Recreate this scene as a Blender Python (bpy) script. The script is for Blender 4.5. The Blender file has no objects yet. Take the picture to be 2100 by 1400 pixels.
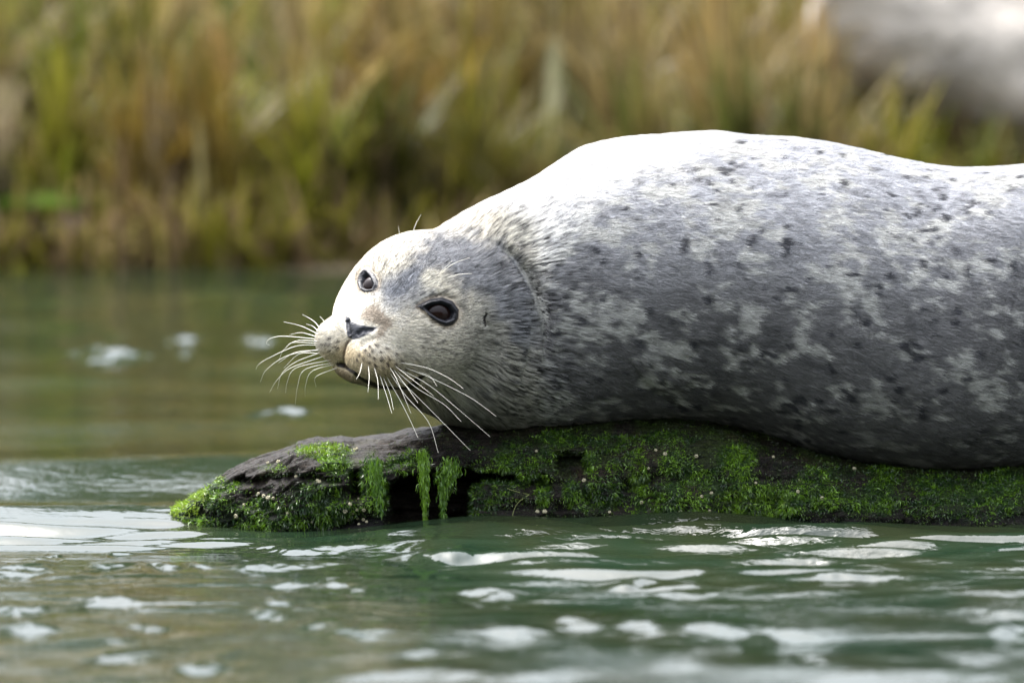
import bpy, math, random
import numpy as np
from mathutils import Vector, Matrix
from mathutils.bvhtree import BVHTree

random.seed(7)
RNG = np.random.default_rng(11)
scene = bpy.context.scene
COL = scene.collection

# ------------------------------------------------------------------ camera, sky, sun, exposure
CAM_H, CAM_D, FPX = 1.2, 12.0, 16800.0           # eye height over the water, distance to the seal, focal length in photo pixels
PITCH = math.atan((700.0 + 605.0) / FPX)
cam_d = bpy.data.cameras.new('camera')
cam_d.sensor_width = 36.0
cam_d.lens = FPX * 36.0 / 2100.0
cam_d.clip_start = 0.5
cam_d.clip_end = 3000.0
cam_d.dof.use_dof = True
cam_d.dof.focus_distance = 11.93
cam_d.dof.aperture_fstop = 3.35
cam_d.dof.aperture_blades = 0
cam = bpy.data.objects.new('camera', cam_d)
COL.objects.link(cam)
cam.location = (0, -CAM_D, CAM_H)
cam.rotation_euler = (math.pi / 2 - PITCH, 0, 0)
scene.camera = cam

world = bpy.data.worlds.new('World')
scene.world = world
world.use_nodes = True
wn = world.node_tree.nodes; wl = world.node_tree.links
wn.clear()
SUN_EL, SUN_AZ = math.radians(62), math.radians(-38)   # behind the seal, to the left
sky = wn.new('ShaderNodeTexSky'); sky.sky_type = 'NISHITA'; sky.sun_disc = False
sky.sun_elevation = SUN_EL; sky.sun_rotation = SUN_AZ; sky.dust_density = 3.0
hsv = wn.new('ShaderNodeHueSaturation'); hsv.inputs['Saturation'].default_value = 0.33
tc = wn.new('ShaderNodeTexCoord'); sep = wn.new('ShaderNodeSeparateXYZ')
mr = wn.new('ShaderNodeMapRange'); mr.clamp = True                        # an overcast sky is brighter overhead
mr.inputs['From Min'].default_value = 0.0; mr.inputs['From Max'].default_value = 1.0
mr.inputs['To Min'].default_value = 0.62; mr.inputs['To Max'].default_value = 6.8
mul = wn.new('ShaderNodeVectorMath'); mul.operation = 'SCALE'
bg = wn.new('ShaderNodeBackground'); bg.inputs['Strength'].default_value = 0.15
wo = wn.new('ShaderNodeOutputWorld')
wl.new(sky.outputs[0], hsv.inputs['Color']); wl.new(tc.outputs['Generated'], sep.inputs[0])
pw = wn.new('ShaderNodeMath'); pw.operation = 'POWER'; pw.use_clamp = True; pw.inputs[1].default_value = 1.5
wl.new(sep.outputs['Z'], pw.inputs[0]); wl.new(pw.outputs[0], mr.inputs['Value']); wl.new(hsv.outputs[0], mul.inputs[0])
wl.new(mr.outputs[0], mul.inputs['Scale']); wl.new(mul.outputs[0], bg.inputs['Color'])
wl.new(bg.outputs[0], wo.inputs[0])

sun_d = bpy.data.lights.new('sun', 'SUN'); sun_d.energy = 1.2; sun_d.angle = math.radians(25); sun_d.color = (1.0, 0.96, 0.9)
sun = bpy.data.objects.new('sun', sun_d); COL.objects.link(sun)
sdir = Vector((math.sin(SUN_AZ) * math.cos(SUN_EL), math.cos(SUN_AZ) * math.cos(SUN_EL), math.sin(SUN_EL)))
sun.rotation_euler = sdir.to_track_quat('Z', 'Y').to_euler()
scene.view_settings.view_transform = 'Standard'
scene.view_settings.look = 'None'
scene.view_settings.exposure = 0.82
scene.view_settings.gamma = 1.0
scene.view_settings.use_curve_mapping = False
scene.cycles.use_denoising = True
scene.cycles.max_bounces = 6

# ------------------------------------------------------------------ photograph pixel <-> place
def P(px, py, Y=0.0):
    """World point at depth Y behind the focus plane for a photo pixel (arrays welcome)."""
    px = np.asarray(px, float); py = np.asarray(py, float); Y = np.asarray(Y, float)
    a = PITCH + np.arctan((py - 700.0) / FPX)
    dist = Y + CAM_D
    z = CAM_H - dist * np.tan(a)
    depth = dist * math.cos(PITCH) + (CAM_H - z) * math.sin(PITCH)
    x = (px - 1050.0) / FPX * depth
    return np.stack(np.broadcast_arrays(x, Y, z), -1)
def PX(p):
    """Photo pixel of world points (N,3)."""
    p = np.atleast_2d(p)
    dy = p[:, 1] + CAM_D; dz = p[:, 2] - CAM_H
    depth = dy * math.cos(PITCH) - dz * math.sin(PITCH)
    up = dy * math.sin(PITCH) + dz * math.cos(PITCH)
    return np.stack([1050 + FPX * p[:, 0] / depth, 700 - FPX * up / depth], -1)
CAMP = np.array([0, -CAM_D, CAM_H])

# ------------------------------------------------------------------ noise
def _hash(ix, iy, iz, seed):
    h = (ix.astype(np.uint32) * np.uint32(374761393) + iy.astype(np.uint32) * np.uint32(668265263)
         + iz.astype(np.uint32) * np.uint32(2147483647 & 0x7feb352d) + np.uint32(seed * 1013904223 & 0xffffffff))
    h = (h ^ (h >> np.uint32(13))) * np.uint32(1274126177)
    h = (h ^ (h >> np.uint32(16))) * np.uint32(2246822519)
    h = h ^ (h >> np.uint32(15))
    return h.astype(np.float32) / np.float32(4294967295.0)
def vnoise(p, seed=0):
    """Smooth value noise in -1..1 at points (N,3)."""
    with np.errstate(over='ignore'):
        p = np.asarray(p, np.float32)
        f0 = np.floor(p); f = p - f0; i = f0.astype(np.int64)
        u = f * f * f * (f * (f * 6 - 15) + 10)
        x, y, z = i[:, 0], i[:, 1], i[:, 2]
        r = 0
        for dx in (0, 1):
            wx = u[:, 0] if dx else 1 - u[:, 0]
            for dy in (0, 1):
                wy = u[:, 1] if dy else 1 - u[:, 1]
                for dz in (0, 1):
                    wz = u[:, 2] if dz else 1 - u[:, 2]
                    r = r + wx * wy * wz * _hash(x + dx, y + dy, z + dz, seed)
        return r * 2 - 1
def fbm(p, octv=4, seed=0, gain=0.5):
    p = np.asarray(p, np.float32); a = 1.0; s = 0.0; r = 0
    for o in range(octv):
        r = r + a * vnoise(p * (2.03 ** o) + 17.3 * o, seed + o * 7); s += a; a *= gain
    return r / s
def sstep(a, b, x):
    t = np.clip((x - a) / (b - a), 0, 1)
    return t * t * (3 - 2 * t)
def mixc(a, b, t):
    return a * (1 - t[:, None]) + np.asarray(b) * t[:, None]

# ------------------------------------------------------------------ object helpers
def link(name, data, parent=None, **props):
    o = bpy.data.objects.new(name, data); COL.objects.link(o)
    if parent is not None: o.parent = parent
    for k, v in props.items(): o[k] = v
    return o
def thing(name, label, category, loc=(0, 0, 0), group=None):
    o = link(name, None, label=label, category=category)
    o.location = loc
    if group: o['group'] = group
    return o
def mesh_np(name, V, F, mat=None, smooth=True, attrs=None):
    """Mesh from a vertex array and an (M,k) face array."""
    V = np.asarray(V, np.float32); F = np.asarray(F, np.int32)
    me = bpy.data.meshes.new(name)
    k = F.shape[1]
    me.vertices.add(len(V)); me.vertices.foreach_set('co', V.ravel())
    me.loops.add(F.size); me.loops.foreach_set('vertex_index', F.ravel())
    me.polygons.add(len(F)); me.polygons.foreach_set('loop_start', np.arange(0, F.size, k, dtype=np.int32))
    if smooth: me.polygons.foreach_set('use_smooth', np.ones(len(F), bool))
    me.update(calc_edges=True)
    for an, arr in (attrs or {}).items():
        arr = np.asarray(arr, np.float32)
        if arr.ndim == 1:
            me.attributes.new(an, 'FLOAT', 'POINT').data.foreach_set('value', arr)
        else:
            c = np.ones((len(V), 4), np.float32); c[:, :3] = arr
            me.attributes.new(an, 'FLOAT_COLOR', 'POINT').data.foreach_set('color', c.ravel())
    if mat: me.materials.append(mat)
    return me

def surface_nets(fn, lo, hi, h):
    """Quads on the zero level of fn over a box (naive surface nets)."""
    ax = [np.arange(lo[i], hi[i] + h, h) for i in range(3)]
    nx, ny, nz = map(len, ax)
    S = np.empty((nx, ny, nz), np.float32)
    YY, ZZ = np.meshgrid(ax[1], ax[2], indexing='ij')
    for i0 in range(0, nx, 8):
        xs = ax[0][i0:i0 + 8]
        p = np.empty((len(xs), ny, nz, 3), np.float32)
        p[..., 0] = xs[:, None, None]; p[..., 1] = YY; p[..., 2] = ZZ
        S[i0:i0 + len(xs)] = fn(p.reshape(-1, 3)).reshape(len(xs), ny, nz)
    ins = S < 0
    cnt = np.zeros((nx - 1, ny - 1, nz - 1), np.int8)
    for a in (0, 1):
        for b in (0, 1):
            for c in (0, 1):
                cnt += ins[a:nx - 1 + a, b:ny - 1 + b, c:nz - 1 + c]
    act = (cnt > 0) & (cnt < 8)
    idx = np.full(act.shape, -1, np.int64); cells = np.argwhere(act); idx[act] = np.arange(len(cells))
    acc = np.zeros((len(cells), 3)); n = np.zeros(len(cells))
    cor = [(a, b, c) for a in (0, 1) for b in (0, 1) for c in (0, 1)]
    for i in range(8):
        for j in range(i + 1, 8):
            A, B = np.array(cor[i]), np.array(cor[j])
            if abs(A - B).sum() != 1: continue
            sa = S[tuple((cells + A).T)]; sb = S[tuple((cells + B).T)]
            m = (sa < 0) != (sb < 0)
            t = np.where(m, sa / np.where(m, sa - sb, 1), 0)
            acc += np.where(m[:, None], A + (B - A) * t[:, None], 0); n += m
    V = np.array(lo) + (cells + acc / n[:, None]) * h
    quads = []
    for d in range(3):
        e, f = (d + 1) % 3, (d + 2) % 3
        sl0 = [slice(None)] * 3; sl1 = [slice(None)] * 3
        sl0[d] = slice(0, -1); sl1[d] = slice(1, None)
        cr = ins[tuple(sl0)] != ins[tuple(sl1)]
        g = np.argwhere(cr)
        g = g[(g[:, e] > 0) & (g[:, f] > 0) & (g[:, e] < [nx, ny, nz][e] - 1) & (g[:, f] < [nx, ny, nz][f] - 1)]
        E = np.zeros(3, int); E[e] = 1; Fv = np.zeros(3, int); Fv[f] = 1
        q = np.stack([idx[tuple((g - E - Fv).T)], idx[tuple((g - Fv).T)], idx[tuple(g.T)], idx[tuple((g - E).T)]], 1)
        fl = ~ins[tuple(g.T)]
        q[fl] = q[fl][:, ::-1]
        quads.append(q)
    return V, np.concatenate(quads)
def split_quads(V, F, sel=None):
    """Subdivide every quad into four (all faces), no smoothing."""
    E = np.concatenate([F[:, [0, 1]], F[:, [1, 2]], F[:, [2, 3]], F[:, [3, 0]]]); E.sort(1)
    key = E[:, 0] * (len(V) + 1) + E[:, 1]
    uk, first, inv = np.unique(key, return_index=True, return_inverse=True)
    mid = V[E[first]].mean(1); m = len(F); nv = len(V); ne = len(mid)
    e = inv.reshape(4, m).T + nv; c = np.arange(m) + nv + ne
    W = np.concatenate([V, mid, V[F].mean(1)])
    q = np.concatenate([np.stack([F[:, i], e[:, i], c, e[:, (i + 3) % 4]], 1) for i in range(4)])
    return W, q
def vnormals(V, F):
    n = np.cross(V[F[:, 2]] - V[F[:, 0]], V[F[:, 3]] - V[F[:, 1]])
    N = np.zeros_like(V)
    for k in range(4):
        for a in range(3): N[:, a] += np.bincount(F[:, k], n[:, a], len(V))
    return N / np.maximum(np.linalg.norm(N, axis=1), 1e-12)[:, None]
def pline_dist(p, L, w=None):
    """Distance from points to a 3D polyline and the parameter 0..1 along it."""
    L = np.asarray(L, float); best = np.full(len(p), 1e9); par = np.zeros(len(p)); n = len(L) - 1
    for i in range(n):
        a, b = L[i], L[i + 1]; ab = b - a
        t = np.clip(((p - a) @ ab) / (ab @ ab), 0, 1)
        d = np.linalg.norm(p - a - t[:, None] * ab, axis=1)
        m = d < best; best[m] = d[m]; par[m] = (i + t[m]) / n
    return best, par
# ------------------------------------------------------------------ the seal: one implicit surface
def unit(v): v = np.array(v, float); return v / np.linalg.norm(v)
HS = unit((.727, -.62, -.30)); HF = np.array((-.68, -.72, -.155)); HF = unit(HF - HS * (HF @ HS)); HU = np.cross(HF, HS)
HU = HU if HU[2] > 0 else -HU
E0 = P(828, 608, 0.0)
HB = np.stack([HF, HS, HU])                                # rows: forward, the seal's left, up
def smin(a, b, k):
    h = np.clip(0.5 + 0.5 * (b - a) / k, 0, 1)
    return b * (1 - h) + a * h - k * h * (1 - h)
def ell(q, c, r):
    d = (q - np.array(c, np.float32)); r = np.array(r, np.float32)
    k0 = np.sqrt(((d / r) ** 2).sum(1)) + 1e-6; k1 = np.sqrt(((d / (r * r)) ** 2).sum(1)) + 1e-6
    return k0 * (k0 - 1) / k1
HEAD = [  # centre (f,s,u), radii, blend
    ((-.060, 0, -.012), (.118, .116, .092), .02),          # cranium
    ((-.015, .050, -.048), (.085, .062, .062), .035),      # cheeks
    ((-.015, -.050, -.048), (.085, .060, .060), .035),
    ((-.116, 0, -.098), (.105, .104, .112), .04),          # throat
    ((.048, 0, -.036), (.064, .056, .040), .03),           # muzzle
    ((.088, .031, -.062), (.042, .039, .033), .020),       # whisker pads
    ((.090, -.031, -.062), (.038, .040, .033), .020),
    ((.056, 0, -.097), (.058, .044, .021), .020),          # lower jaw
    ((.000, .02, -.095), (.075, .06, .035), .03),          # jaw root
]
def head_sdf(p):
    q = ((p - E0.astype(np.float32)) @ HB.T.astype(np.float32))
    d = None
    for c, r, k in HEAD:
        e = ell(q, c, r); d = e if d is None else smin(d, e, k)
    return d
BODY = np.array([  # photo x, top y, bottom y, depth centre, half depth
    (872, 520, 780, .120, .06), (900, 476, 840, .120, .105), (940, 445, 868, .12, .130), (975, 424, 878, .125, .147), (1010, 407, 882, .13, .163),
    (1050, 389, 884, .14, .180), (1100, 364, 884, .16, .195), (1140, 338, 884, .17, .205), (1180, 313, 884, .18, .215), (1250, 290, 880, .19, .23),
    (1350, 277, 870, .20, .245), (1440, 274, 872, .20, .25), (1540, 281, 888, .20, .25), (1650, 288, 922, .20, .25),
    (1750, 304, 948, .20, .25), (1850, 327, 964, .20, .24), (1950, 345, 972, .20, .235), (2050, 344, 968, .20, .225),
    (2150, 338, 955, .21, .21), (2300, 350, 915, .22, .19), (2450, 392, 865, .24, .15), (2600, 455, 800, .26, .11),
    (2720, 520, 760, .28, .085), (2790, 560, 740, .29, .06), (2840, 610, 700, .29, .02)], float)
_t = P(BODY[:, 0], BODY[:, 1], BODY[:, 3]); _b = P(BODY[:, 0], BODY[:, 2], BODY[:, 3])
_bx = _t[:, 0]
def hermite(x, xp, fp):
    m = np.gradient(fp, xp); i = np.clip(np.searchsorted(xp, x) - 1, 0, len(xp) - 2)
    h = xp[i + 1] - xp[i]; t = np.clip((x - xp[i]) / h, 0, 1)
    return ((2 * t**3 - 3 * t**2 + 1) * fp[i] + (t**3 - 2 * t**2 + t) * h * m[i] + (-2 * t**3 + 3 * t**2) * fp[i + 1] + (t**3 - t**2) * h * m[i + 1])
def body_sdf(p):
    x = np.clip(p[:, 0], _bx[0], _bx[-1])
    zt = hermite(x, _bx, _t[:, 2]); zb = hermite(x, _bx, _b[:, 2])
    yc = hermite(x, _bx, BODY[:, 3]); hy = hermite(x, _bx, BODY[:, 4])
    zc = zb * .52 + zt * .48; dz = p[:, 2] - zc
    hz = np.where(dz > 0, zt - zc, zc - zb)
    q = np.sqrt(((p[:, 1] - yc) / hy) ** 2 + (dz / hz) ** 2)
    d = (q - 1) * np.minimum(hy, hz) * .9
    ex = np.abs(p[:, 0] - x)
    return np.where(ex > 0, np.sqrt(np.maximum(d, 0) ** 2 + ex ** 2) + np.minimum(d, 0) * (ex <= 0), d)
def flipper_sdf(p):
    d = None
    for sgn in (-1, 1):                                     # hind flippers, pressed together behind the tail
        a = np.array((1.24, .29 + .02 * sgn, .30)); b = np.array((1.46, .30 + .07 * sgn, .34))
        ab = b - a; t = np.clip(((p - a) @ ab) / (ab @ ab), 0, 1)
        w = p - a - t[:, None] * ab
        q = np.sqrt((w[:, 0] / 1) ** 2 + (w[:, 1] / (.016 + .004 * t)) ** 2 * (.02 ** 2) + (w[:, 2] / (.035 + .045 * t)) ** 2 * (.02 ** 2)) - .02
        d = q if d is None else smin(d, q, .01)
    return d
def seal_sdf(p):
    d = smin(head_sdf(p), body_sdf(p), .028)
    return smin(d, flipper_sdf(p), .03)
def sdf_grad(p, e=6e-4):
    g = np.stack([(seal_sdf(p + np.eye(3)[i] * e) - seal_sdf(p - np.eye(3)[i] * e)) / (2 * e) for i in range(3)], 1)
    return g

def project_sdf(V, n=2):
    for it in range(n):
        s = seal_sdf(V); g = sdf_grad(V); V = V - g * (s / np.maximum((g * g).sum(1), .2))[:, None]
    return V
def refine(V, faces, sel_fn):
    """Split the chosen faces into four with bmesh; returns vertices and a list-of-faces mesh."""
    import bmesh
    me = bpy.data.meshes.new('tmp'); me.from_pydata([tuple(v) for v in V], [], faces); me.update()
    bm = bmesh.new(); bm.from_mesh(me); bm.verts.ensure_lookup_table()
    fc = np.array([f.calc_center_median()[:] for f in bm.faces]); fn = np.array([f.normal[:] for f in bm.faces])
    ok = sel_fn(fc, fn); ed = set()
    for f, k in zip(bm.faces, ok):
        if k: ed.update(f.edges)
    bmesh.ops.subdivide_edges(bm, edges=list(ed), cuts=1, use_grid_fill=True)
    V = np.array([v.co[:] for v in bm.verts]); faces = [[v.index for v in f.verts] for f in bm.faces] if False else None
    bm.verts.index_update(); faces = [[v.index for v in f.verts] for f in bm.faces]
    bm.free(); bpy.data.meshes.remove(me)
    return V, faces
SV, SF = surface_nets(seal_sdf, (-.36, -.20, .02), (1.56, .52, .68), .010)
SV, SF = split_quads(SV, SF)
SV = project_sdf(SV)
SF = SF.tolist()
SV, SF = refine(SV, SF, lambda c, n: (c[:, 0] < .80) & (n[:, 1] < .35))
SV = project_sdf(SV, 1)
def _front_head(c, n):
    q = (c - E0) @ HB.T
    return (n[:, 1] < .35) & (PX(c)[:, 0] < 1010) & (q[:, 0] > -.13)
SV, SF = refine(SV, SF, _front_head)
SV = project_sdf(SV, 1)
def make_mesh_list(name, V, faces):
    me = bpy.data.meshes.new(name)
    n = np.array([len(f) for f in faces], np.int32)
    me.vertices.add(len(V)); me.vertices.foreach_set('co', np.asarray(V, np.float32).ravel())
    me.loops.add(int(n.sum())); me.loops.foreach_set('vertex_index', np.concatenate([np.array(f, np.int32) for f in faces]))
    me.polygons.add(len(n)); me.polygons.foreach_set('loop_start', np.concatenate([[0], np.cumsum(n)[:-1]]).astype(np.int32))
    me.polygons.foreach_set('use_smooth', np.ones(len(n), bool))
    me.update(calc_edges=True)
    return me
body_me = make_mesh_list('body', SV, SF)
def mesh_normals(me):
    a = np.empty(len(me.vertices) * 3, np.float32); me.vertex_normals.foreach_get('vector', a); return a.reshape(-1, 3).astype(float)
SN = mesh_normals(body_me)
def bvh_of(V, faces): return BVHTree.FromPolygons([tuple(v) for v in V], faces)
seal_bvh = bvh_of(SV, SF)
def hit(px, py, tree=None, far=3.0):
    """First surface point (and normal) seen through a photo pixel."""
    d = P(px, py, 0.0) - CAMP; d = d / np.linalg.norm(d)
    loc, nor, _, _ = (tree or seal_bvh).ray_cast(Vector(CAMP), Vector(d), 30)
    if loc is None: return None, None
    return np.array(loc), np.array(nor)
def hits(pts, tree=None):
    return np.array([h for h in (hit(x, y, tree)[0] for x, y in pts) if h is not None])

# ---- brushes: every stroke is anchored on the skin and works by distance in space
SD = np.zeros(len(SV))                                     # displacement along the normal
facing = SN[:, 1] < .25
QP = PX(SV)                                                # authoring coordinates of the near side
def stroke(pts, depth, width, taper=.15, tree=None):
    L = hits(pts)
    d, t = pline_dist(SV, L)
    w = width * (0.45 + 0.55 * np.minimum(1, np.minimum(t, 1 - t) / taper))
    return depth * np.exp(-(d / w) ** 2) * np.minimum(1, (0.3 + np.minimum(t, 1 - t) / taper))
def near(px, py, r):
    h, _ = hit(px, py); return np.linalg.norm(SV - h, axis=1) < r
def ellq(c, a, b, ang):
    x = QP[:, 0] - c[0]; y = QP[:, 1] - c[1]; ca, sa = math.cos(ang), math.sin(ang)
    return x * ca + y * sa, -x * sa + y * ca
def poly_sd(poly):
    """Signed distance in authoring pixels to a polygon (negative inside)."""
    poly = np.asarray(poly, float); n = len(poly); x, y = QP[:, 0], QP[:, 1]
    d = np.full(len(QP), 1e9); ins = np.zeros(len(QP), bool)
    for i in range(n):
        a, b = poly[i], poly[(i + 1) % n]; ab = b - a
        t = np.clip(((x - a[0]) * ab[0] + (y - a[1]) * ab[1]) / (ab @ ab), 0, 1)
        d = np.minimum(d, np.hypot(x - a[0] - t * ab[0], y - a[1] - t * ab[1]))
        c = ((a[1] > y) != (b[1] > y)) & (x < (b[0] - a[0]) * (y - a[1]) / (b[1] - a[1] + 1e-12) + a[0])
        ins ^= c
    return np.where(ins, -d, d)
NOSE = hit(730, 680)[0]
EYE_N, EYE_NN = hit(903, 640); EYE_F, EYE_FN = hit(752, 577)
# near eye
a, b = ellq((902, 640), 0, 0, math.radians(13)); nearE = np.linalg.norm(SV - EYE_N, axis=1) < .05
rn = np.where(nearE, np.hypot(a / 30, b / 17), 9)
OPEN_N = [(872,631),(884,625),(904,622),(922,629),(930,641),(927,652),(914,657),(899,652),(884,642)]
RING_N = [(855,629),(868,621),(885,613),(907,610),(928,618),(940,635),(939,653),(929,665),(914,668),(899,662),(885,652),(872,637)]
on = np.where(nearE, poly_sd(OPEN_N), 99); gn = np.where(nearE, poly_sd(RING_N), 99)
SD -= .0075 * sstep(1.5, -2.5, on)
SD += .0030 * np.exp(-((on - 5.5) / 3.2) ** 2)
SD -= .0026 * np.exp(-((gn - 5) / 7.0) ** 2)
# far eye
a2, b2 = ellq((752, 577), 0, 0, math.radians(68)); farE = np.linalg.norm(SV - EYE_F, axis=1) < .05
qf = np.where(farE, np.hypot(a2 / 16.5, b2 / 10.5), 9)
of = np.where(farE, poly_sd([(749,560),(757,568),(764,583),(761,591),(752,592),(744,588),(740,577),(743,567)]), 99)
gf = np.where(farE, poly_sd([(749,551),(758,553),(768,562),(776,577),(775,591),(763,599),(748,601),(738,595),(732,582),(734,566),(740,556)]), 99)
SD -= .0065 * sstep(1.5, -2.5, of)
SD += .0026 * np.exp(-((of - 5) / 2.8) ** 2)
# nose, philtrum, mouth
SD += stroke([(717, 665), (733, 676), (750, 676)], .0030, .012)
SD -= stroke([(713, 656), (715, 670), (720, 687)], .0045, .0034, .05)
SD -= stroke([(733, 686), (746, 678), (766, 674)], .0040, .0034, .05)
SD -= stroke([(722, 690), (711, 704), (707, 720), (707, 735), (710, 750)], .0050, .0040, .1)
SD -= stroke([(770, 692), (752, 698), (740, 712)], .0022, .006)
MOUTH = [(676, 753), (694, 747), (710, 750), (727, 763), (751, 780), (773, 792), (801, 800), (830, 797), (856, 780), (868, 768)]
SD -= stroke(MOUTH, .0090, .0062, .08)
# ear hole
SD -= stroke([(997, 640), (992, 652), (994, 672)], .0070, .0042, .1)
SD += stroke([(988, 636), (983, 655), (986, 676)], .0018, .006)
# neck crease and folds
SD -= stroke([(1010, 500), (1045, 525), (1072, 560), (1092, 600), (1107, 650), (1114, 700), (1108, 745)], .0105, .0105, .3)
SD += stroke([(1050, 500), (1085, 535), (1112, 580), (1130, 640), (1138, 700)], .0050, .018, .3)
SD -= stroke([(1083, 640), (1086, 690), (1078, 740), (1060, 790)], .0040, .006, .3)
SD -= stroke([(1010, 690), (1016, 740), (1005, 790)], .0022, .010, .3)
SD -= stroke([(1290, 740), (1320, 780), (1360, 815), (1420, 845)], .0040, .009, .3)
SD += stroke([(1300, 715), (1345, 760), (1400, 795)], .0035, .022, .3)
SD -= stroke([(1470, 272), (1440, 292), (1410, 312), (1395, 325)], .0032, .008, .3)
SD += .0022 * fbm(SV * np.array([9, 14, 14]), 3, 3) + .0006 * fbm(SV * np.array([60, 60, 60]), 2, 5)
SV = SV + SN * SD[:, None]
body_me.vertices.foreach_set('co', SV.astype(np.float32).ravel()); body_me.update()
SN = mesh_normals(body_me)
seal_bvh = bvh_of(SV, SF)

# ---- coat colours (the fur's own colours, plus some light and shade painted in)
def blob(px, py, r, soft=.5):
    """1 inside an authoring-space disc on the near side, fading at its rim."""
    return sstep(1 + soft, 1 - soft, np.hypot(QP[:, 0] - px, QP[:, 1] - py) / r) * facing
def inside(poly, soft=12, wob=10, sc=60, seed=1):
    sd = poly_sd(poly) + wob * fbm(SV * sc, 3, seed)
    return sstep(soft, -soft, sd) * facing
def coat():
    x, y = QP[:, 0], QP[:, 1]
    W = SV + .010 * np.stack([fbm(SV * 26, 3, s) for s in (21, 22, 23)], 1)
    st = W * np.array([.72, 1, 1])
    grey = np.array((.160, .157, .157)); lite = np.array((.47, .465, .435)); dark = np.array((.030, .031, .038))
    c = np.tile(grey, (len(SV), 1))
    big = fbm(st * 5, 3, 31)
    c = c * (1 + .35 * big)[:, None]
    n1 = fbm(st * 40 + 3, 5, 33, .68); ring = 1 - np.abs(fbm(st * 30 + 9, 3, 35)) * 4.2
    n0 = fbm(st * 95, 3, 38, .6); lace = sstep(.045, .235, n1 * .85 + .22 * n0 + .18 * np.clip(ring, -1, 1) + .40 * fbm(st * 17, 3, 37))
    toplight = sstep(.30, .50, SV[:, 2] + .03 * fbm(SV * 9, 3, 39))                      # bright overhead light painted into the upper back as paler fur
    c = mixc(c, np.array((.42, .425, .445)), .8 * toplight)
    c = mixc(c, lite, lace * .88)
    n2 = fbm(st * 52 + 50, 3, 41, .6)
    c = mixc(c, dark, sstep(.16, .44, n2 - .10 * big - .15 * n0) * .34 * (1 - .4 * lace))
    n3 = fbm(SV * 60 + 50, 2, 43)
    c = mixc(c, dark, sstep(.47, .53, n3 + .12 * n0) * .9)
    belly = sstep(.20, .08, SV[:, 2])  # darker underside: partly the fur's own tone, partly painted shade
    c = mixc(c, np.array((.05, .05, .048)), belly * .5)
    # neck and shoulder: pale fur
    neck = inside([(850, 470), (930, 400), (1050, 350), (1200, 260), (1500, 255), (1480, 300), (1330, 350), (1230, 400), (1150, 470), (1110, 540), (1060, 510), (1000, 490), (900, 480)], 40, 28, 26, 3)
    c = mixc(c, np.array((.66, .65, .63)), neck * .85)
    # head
    q = (SV - E0) @ HB.T
    head = sstep(-.20, -.12, q[:, 0] + .02 * fbm(SV * 20, 3, 51)) * sstep(1130, 1070, x)
    speck = fbm(SV * 150, 3, 53)
    cream = np.array((.60, .555, .46)) * (1 + .10 * speck)[:, None]
    low = sstep(660, 800, y)
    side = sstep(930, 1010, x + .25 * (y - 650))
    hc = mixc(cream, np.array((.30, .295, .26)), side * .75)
    capc = np.array((.195, .197, .204)) * (1 + .25 * fbm(SV * 60, 3, 55))[:, None]
    cap = inside([(868, 492), (930, 478), (1000, 490), (1060, 530), (1095, 600), (1105, 690), (1075, 740), (1045, 700), (1015, 640), (985, 600), (945, 588), (905, 560), (872, 566), (845, 592), (812, 612), (790, 606), (815, 560), (842, 520)], 26, 30, 55, 5)
    hc = hc * (1 - cap[:, None]) + capc * cap[:, None]
    hc = mixc(hc, np.array((.30, .31, .34)), inside([(770, 590), (850, 560), (880, 600), (850, 640), (800, 640)], 24, 26, 50, 6) * .55)
    hc = mixc(hc, (.66, .62, .52), blob(882, 577, 20, .6) * .8)
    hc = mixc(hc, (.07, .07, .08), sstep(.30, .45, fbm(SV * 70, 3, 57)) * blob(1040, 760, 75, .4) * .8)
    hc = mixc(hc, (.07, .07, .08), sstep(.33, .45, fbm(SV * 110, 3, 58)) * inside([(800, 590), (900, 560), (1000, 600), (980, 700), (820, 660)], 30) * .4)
    tan = np.array((.50, .40, .235))
    hc = mixc(hc, tan, inside([(640, 730), (700, 700), (760, 715), (850, 760), (870, 790), (800, 810), (700, 800), (660, 780)], 22, 18, 50, 7) * .85)
    hc = mixc(hc, (.19, .135, .085), inside([(736, 652), (745, 634), (768, 628), (790, 640), (802, 668), (790, 694), (772, 690), (772, 668), (750, 662)], 8, 12, 70, 8) * .75)
    hc = mixc(hc, (.25, .17, .10), sstep(11, 2, gn) * .6)
    hc = mixc(hc, (.25, .17, .10), sstep(9, 2, gf) * .5)
    hc = mixc(hc, (.17, .12, .06), inside([(672, 755), (700, 756), (730, 775), (760, 795), (800, 806), (860, 790), (880, 800), (860, 830), (790, 815), (720, 796), (676, 774)], 7, 5, 60, 9) * .8)
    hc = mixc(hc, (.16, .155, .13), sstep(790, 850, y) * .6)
    fl = fbm(np.concatenate([((SV - NOSE) / np.linalg.norm(SV - NOSE, axis=1)[:, None]) * 62 + np.linalg.norm(SV - NOSE, axis=1)[:, None] * 30], 1), 3, 59)
    hc = hc * (1 - .45 * sstep(.05, .45, fl) * sstep(.03, .12, np.linalg.norm(SV - NOSE, axis=1)))[:, None]
    # head meets body
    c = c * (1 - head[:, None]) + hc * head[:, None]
    # bare skin
    bald = np.zeros(len(SV))
    black = np.array((.012, .012, .015))
    d, t = pline_dist(SV, hits(MOUTH)); m = sstep(.0055, .0028, d); c = mixc(c, (.02, .013, .008), m); bald = np.maximum(bald, m)
    d, t = pline_dist(SV, hits([(800, 799), (825, 797), (850, 784)])); m = sstep(.012, .006, d); c = mixc(c, (.02, .013, .008), m); bald = np.maximum(bald, m)
    d, t = pline_dist(SV, hits([(997, 642), (992, 653), (994, 668)])); m = sstep(.0040, .0015, d); c = mixc(c, (.04, .035, .035), m); bald = np.maximum(bald, m)
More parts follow.
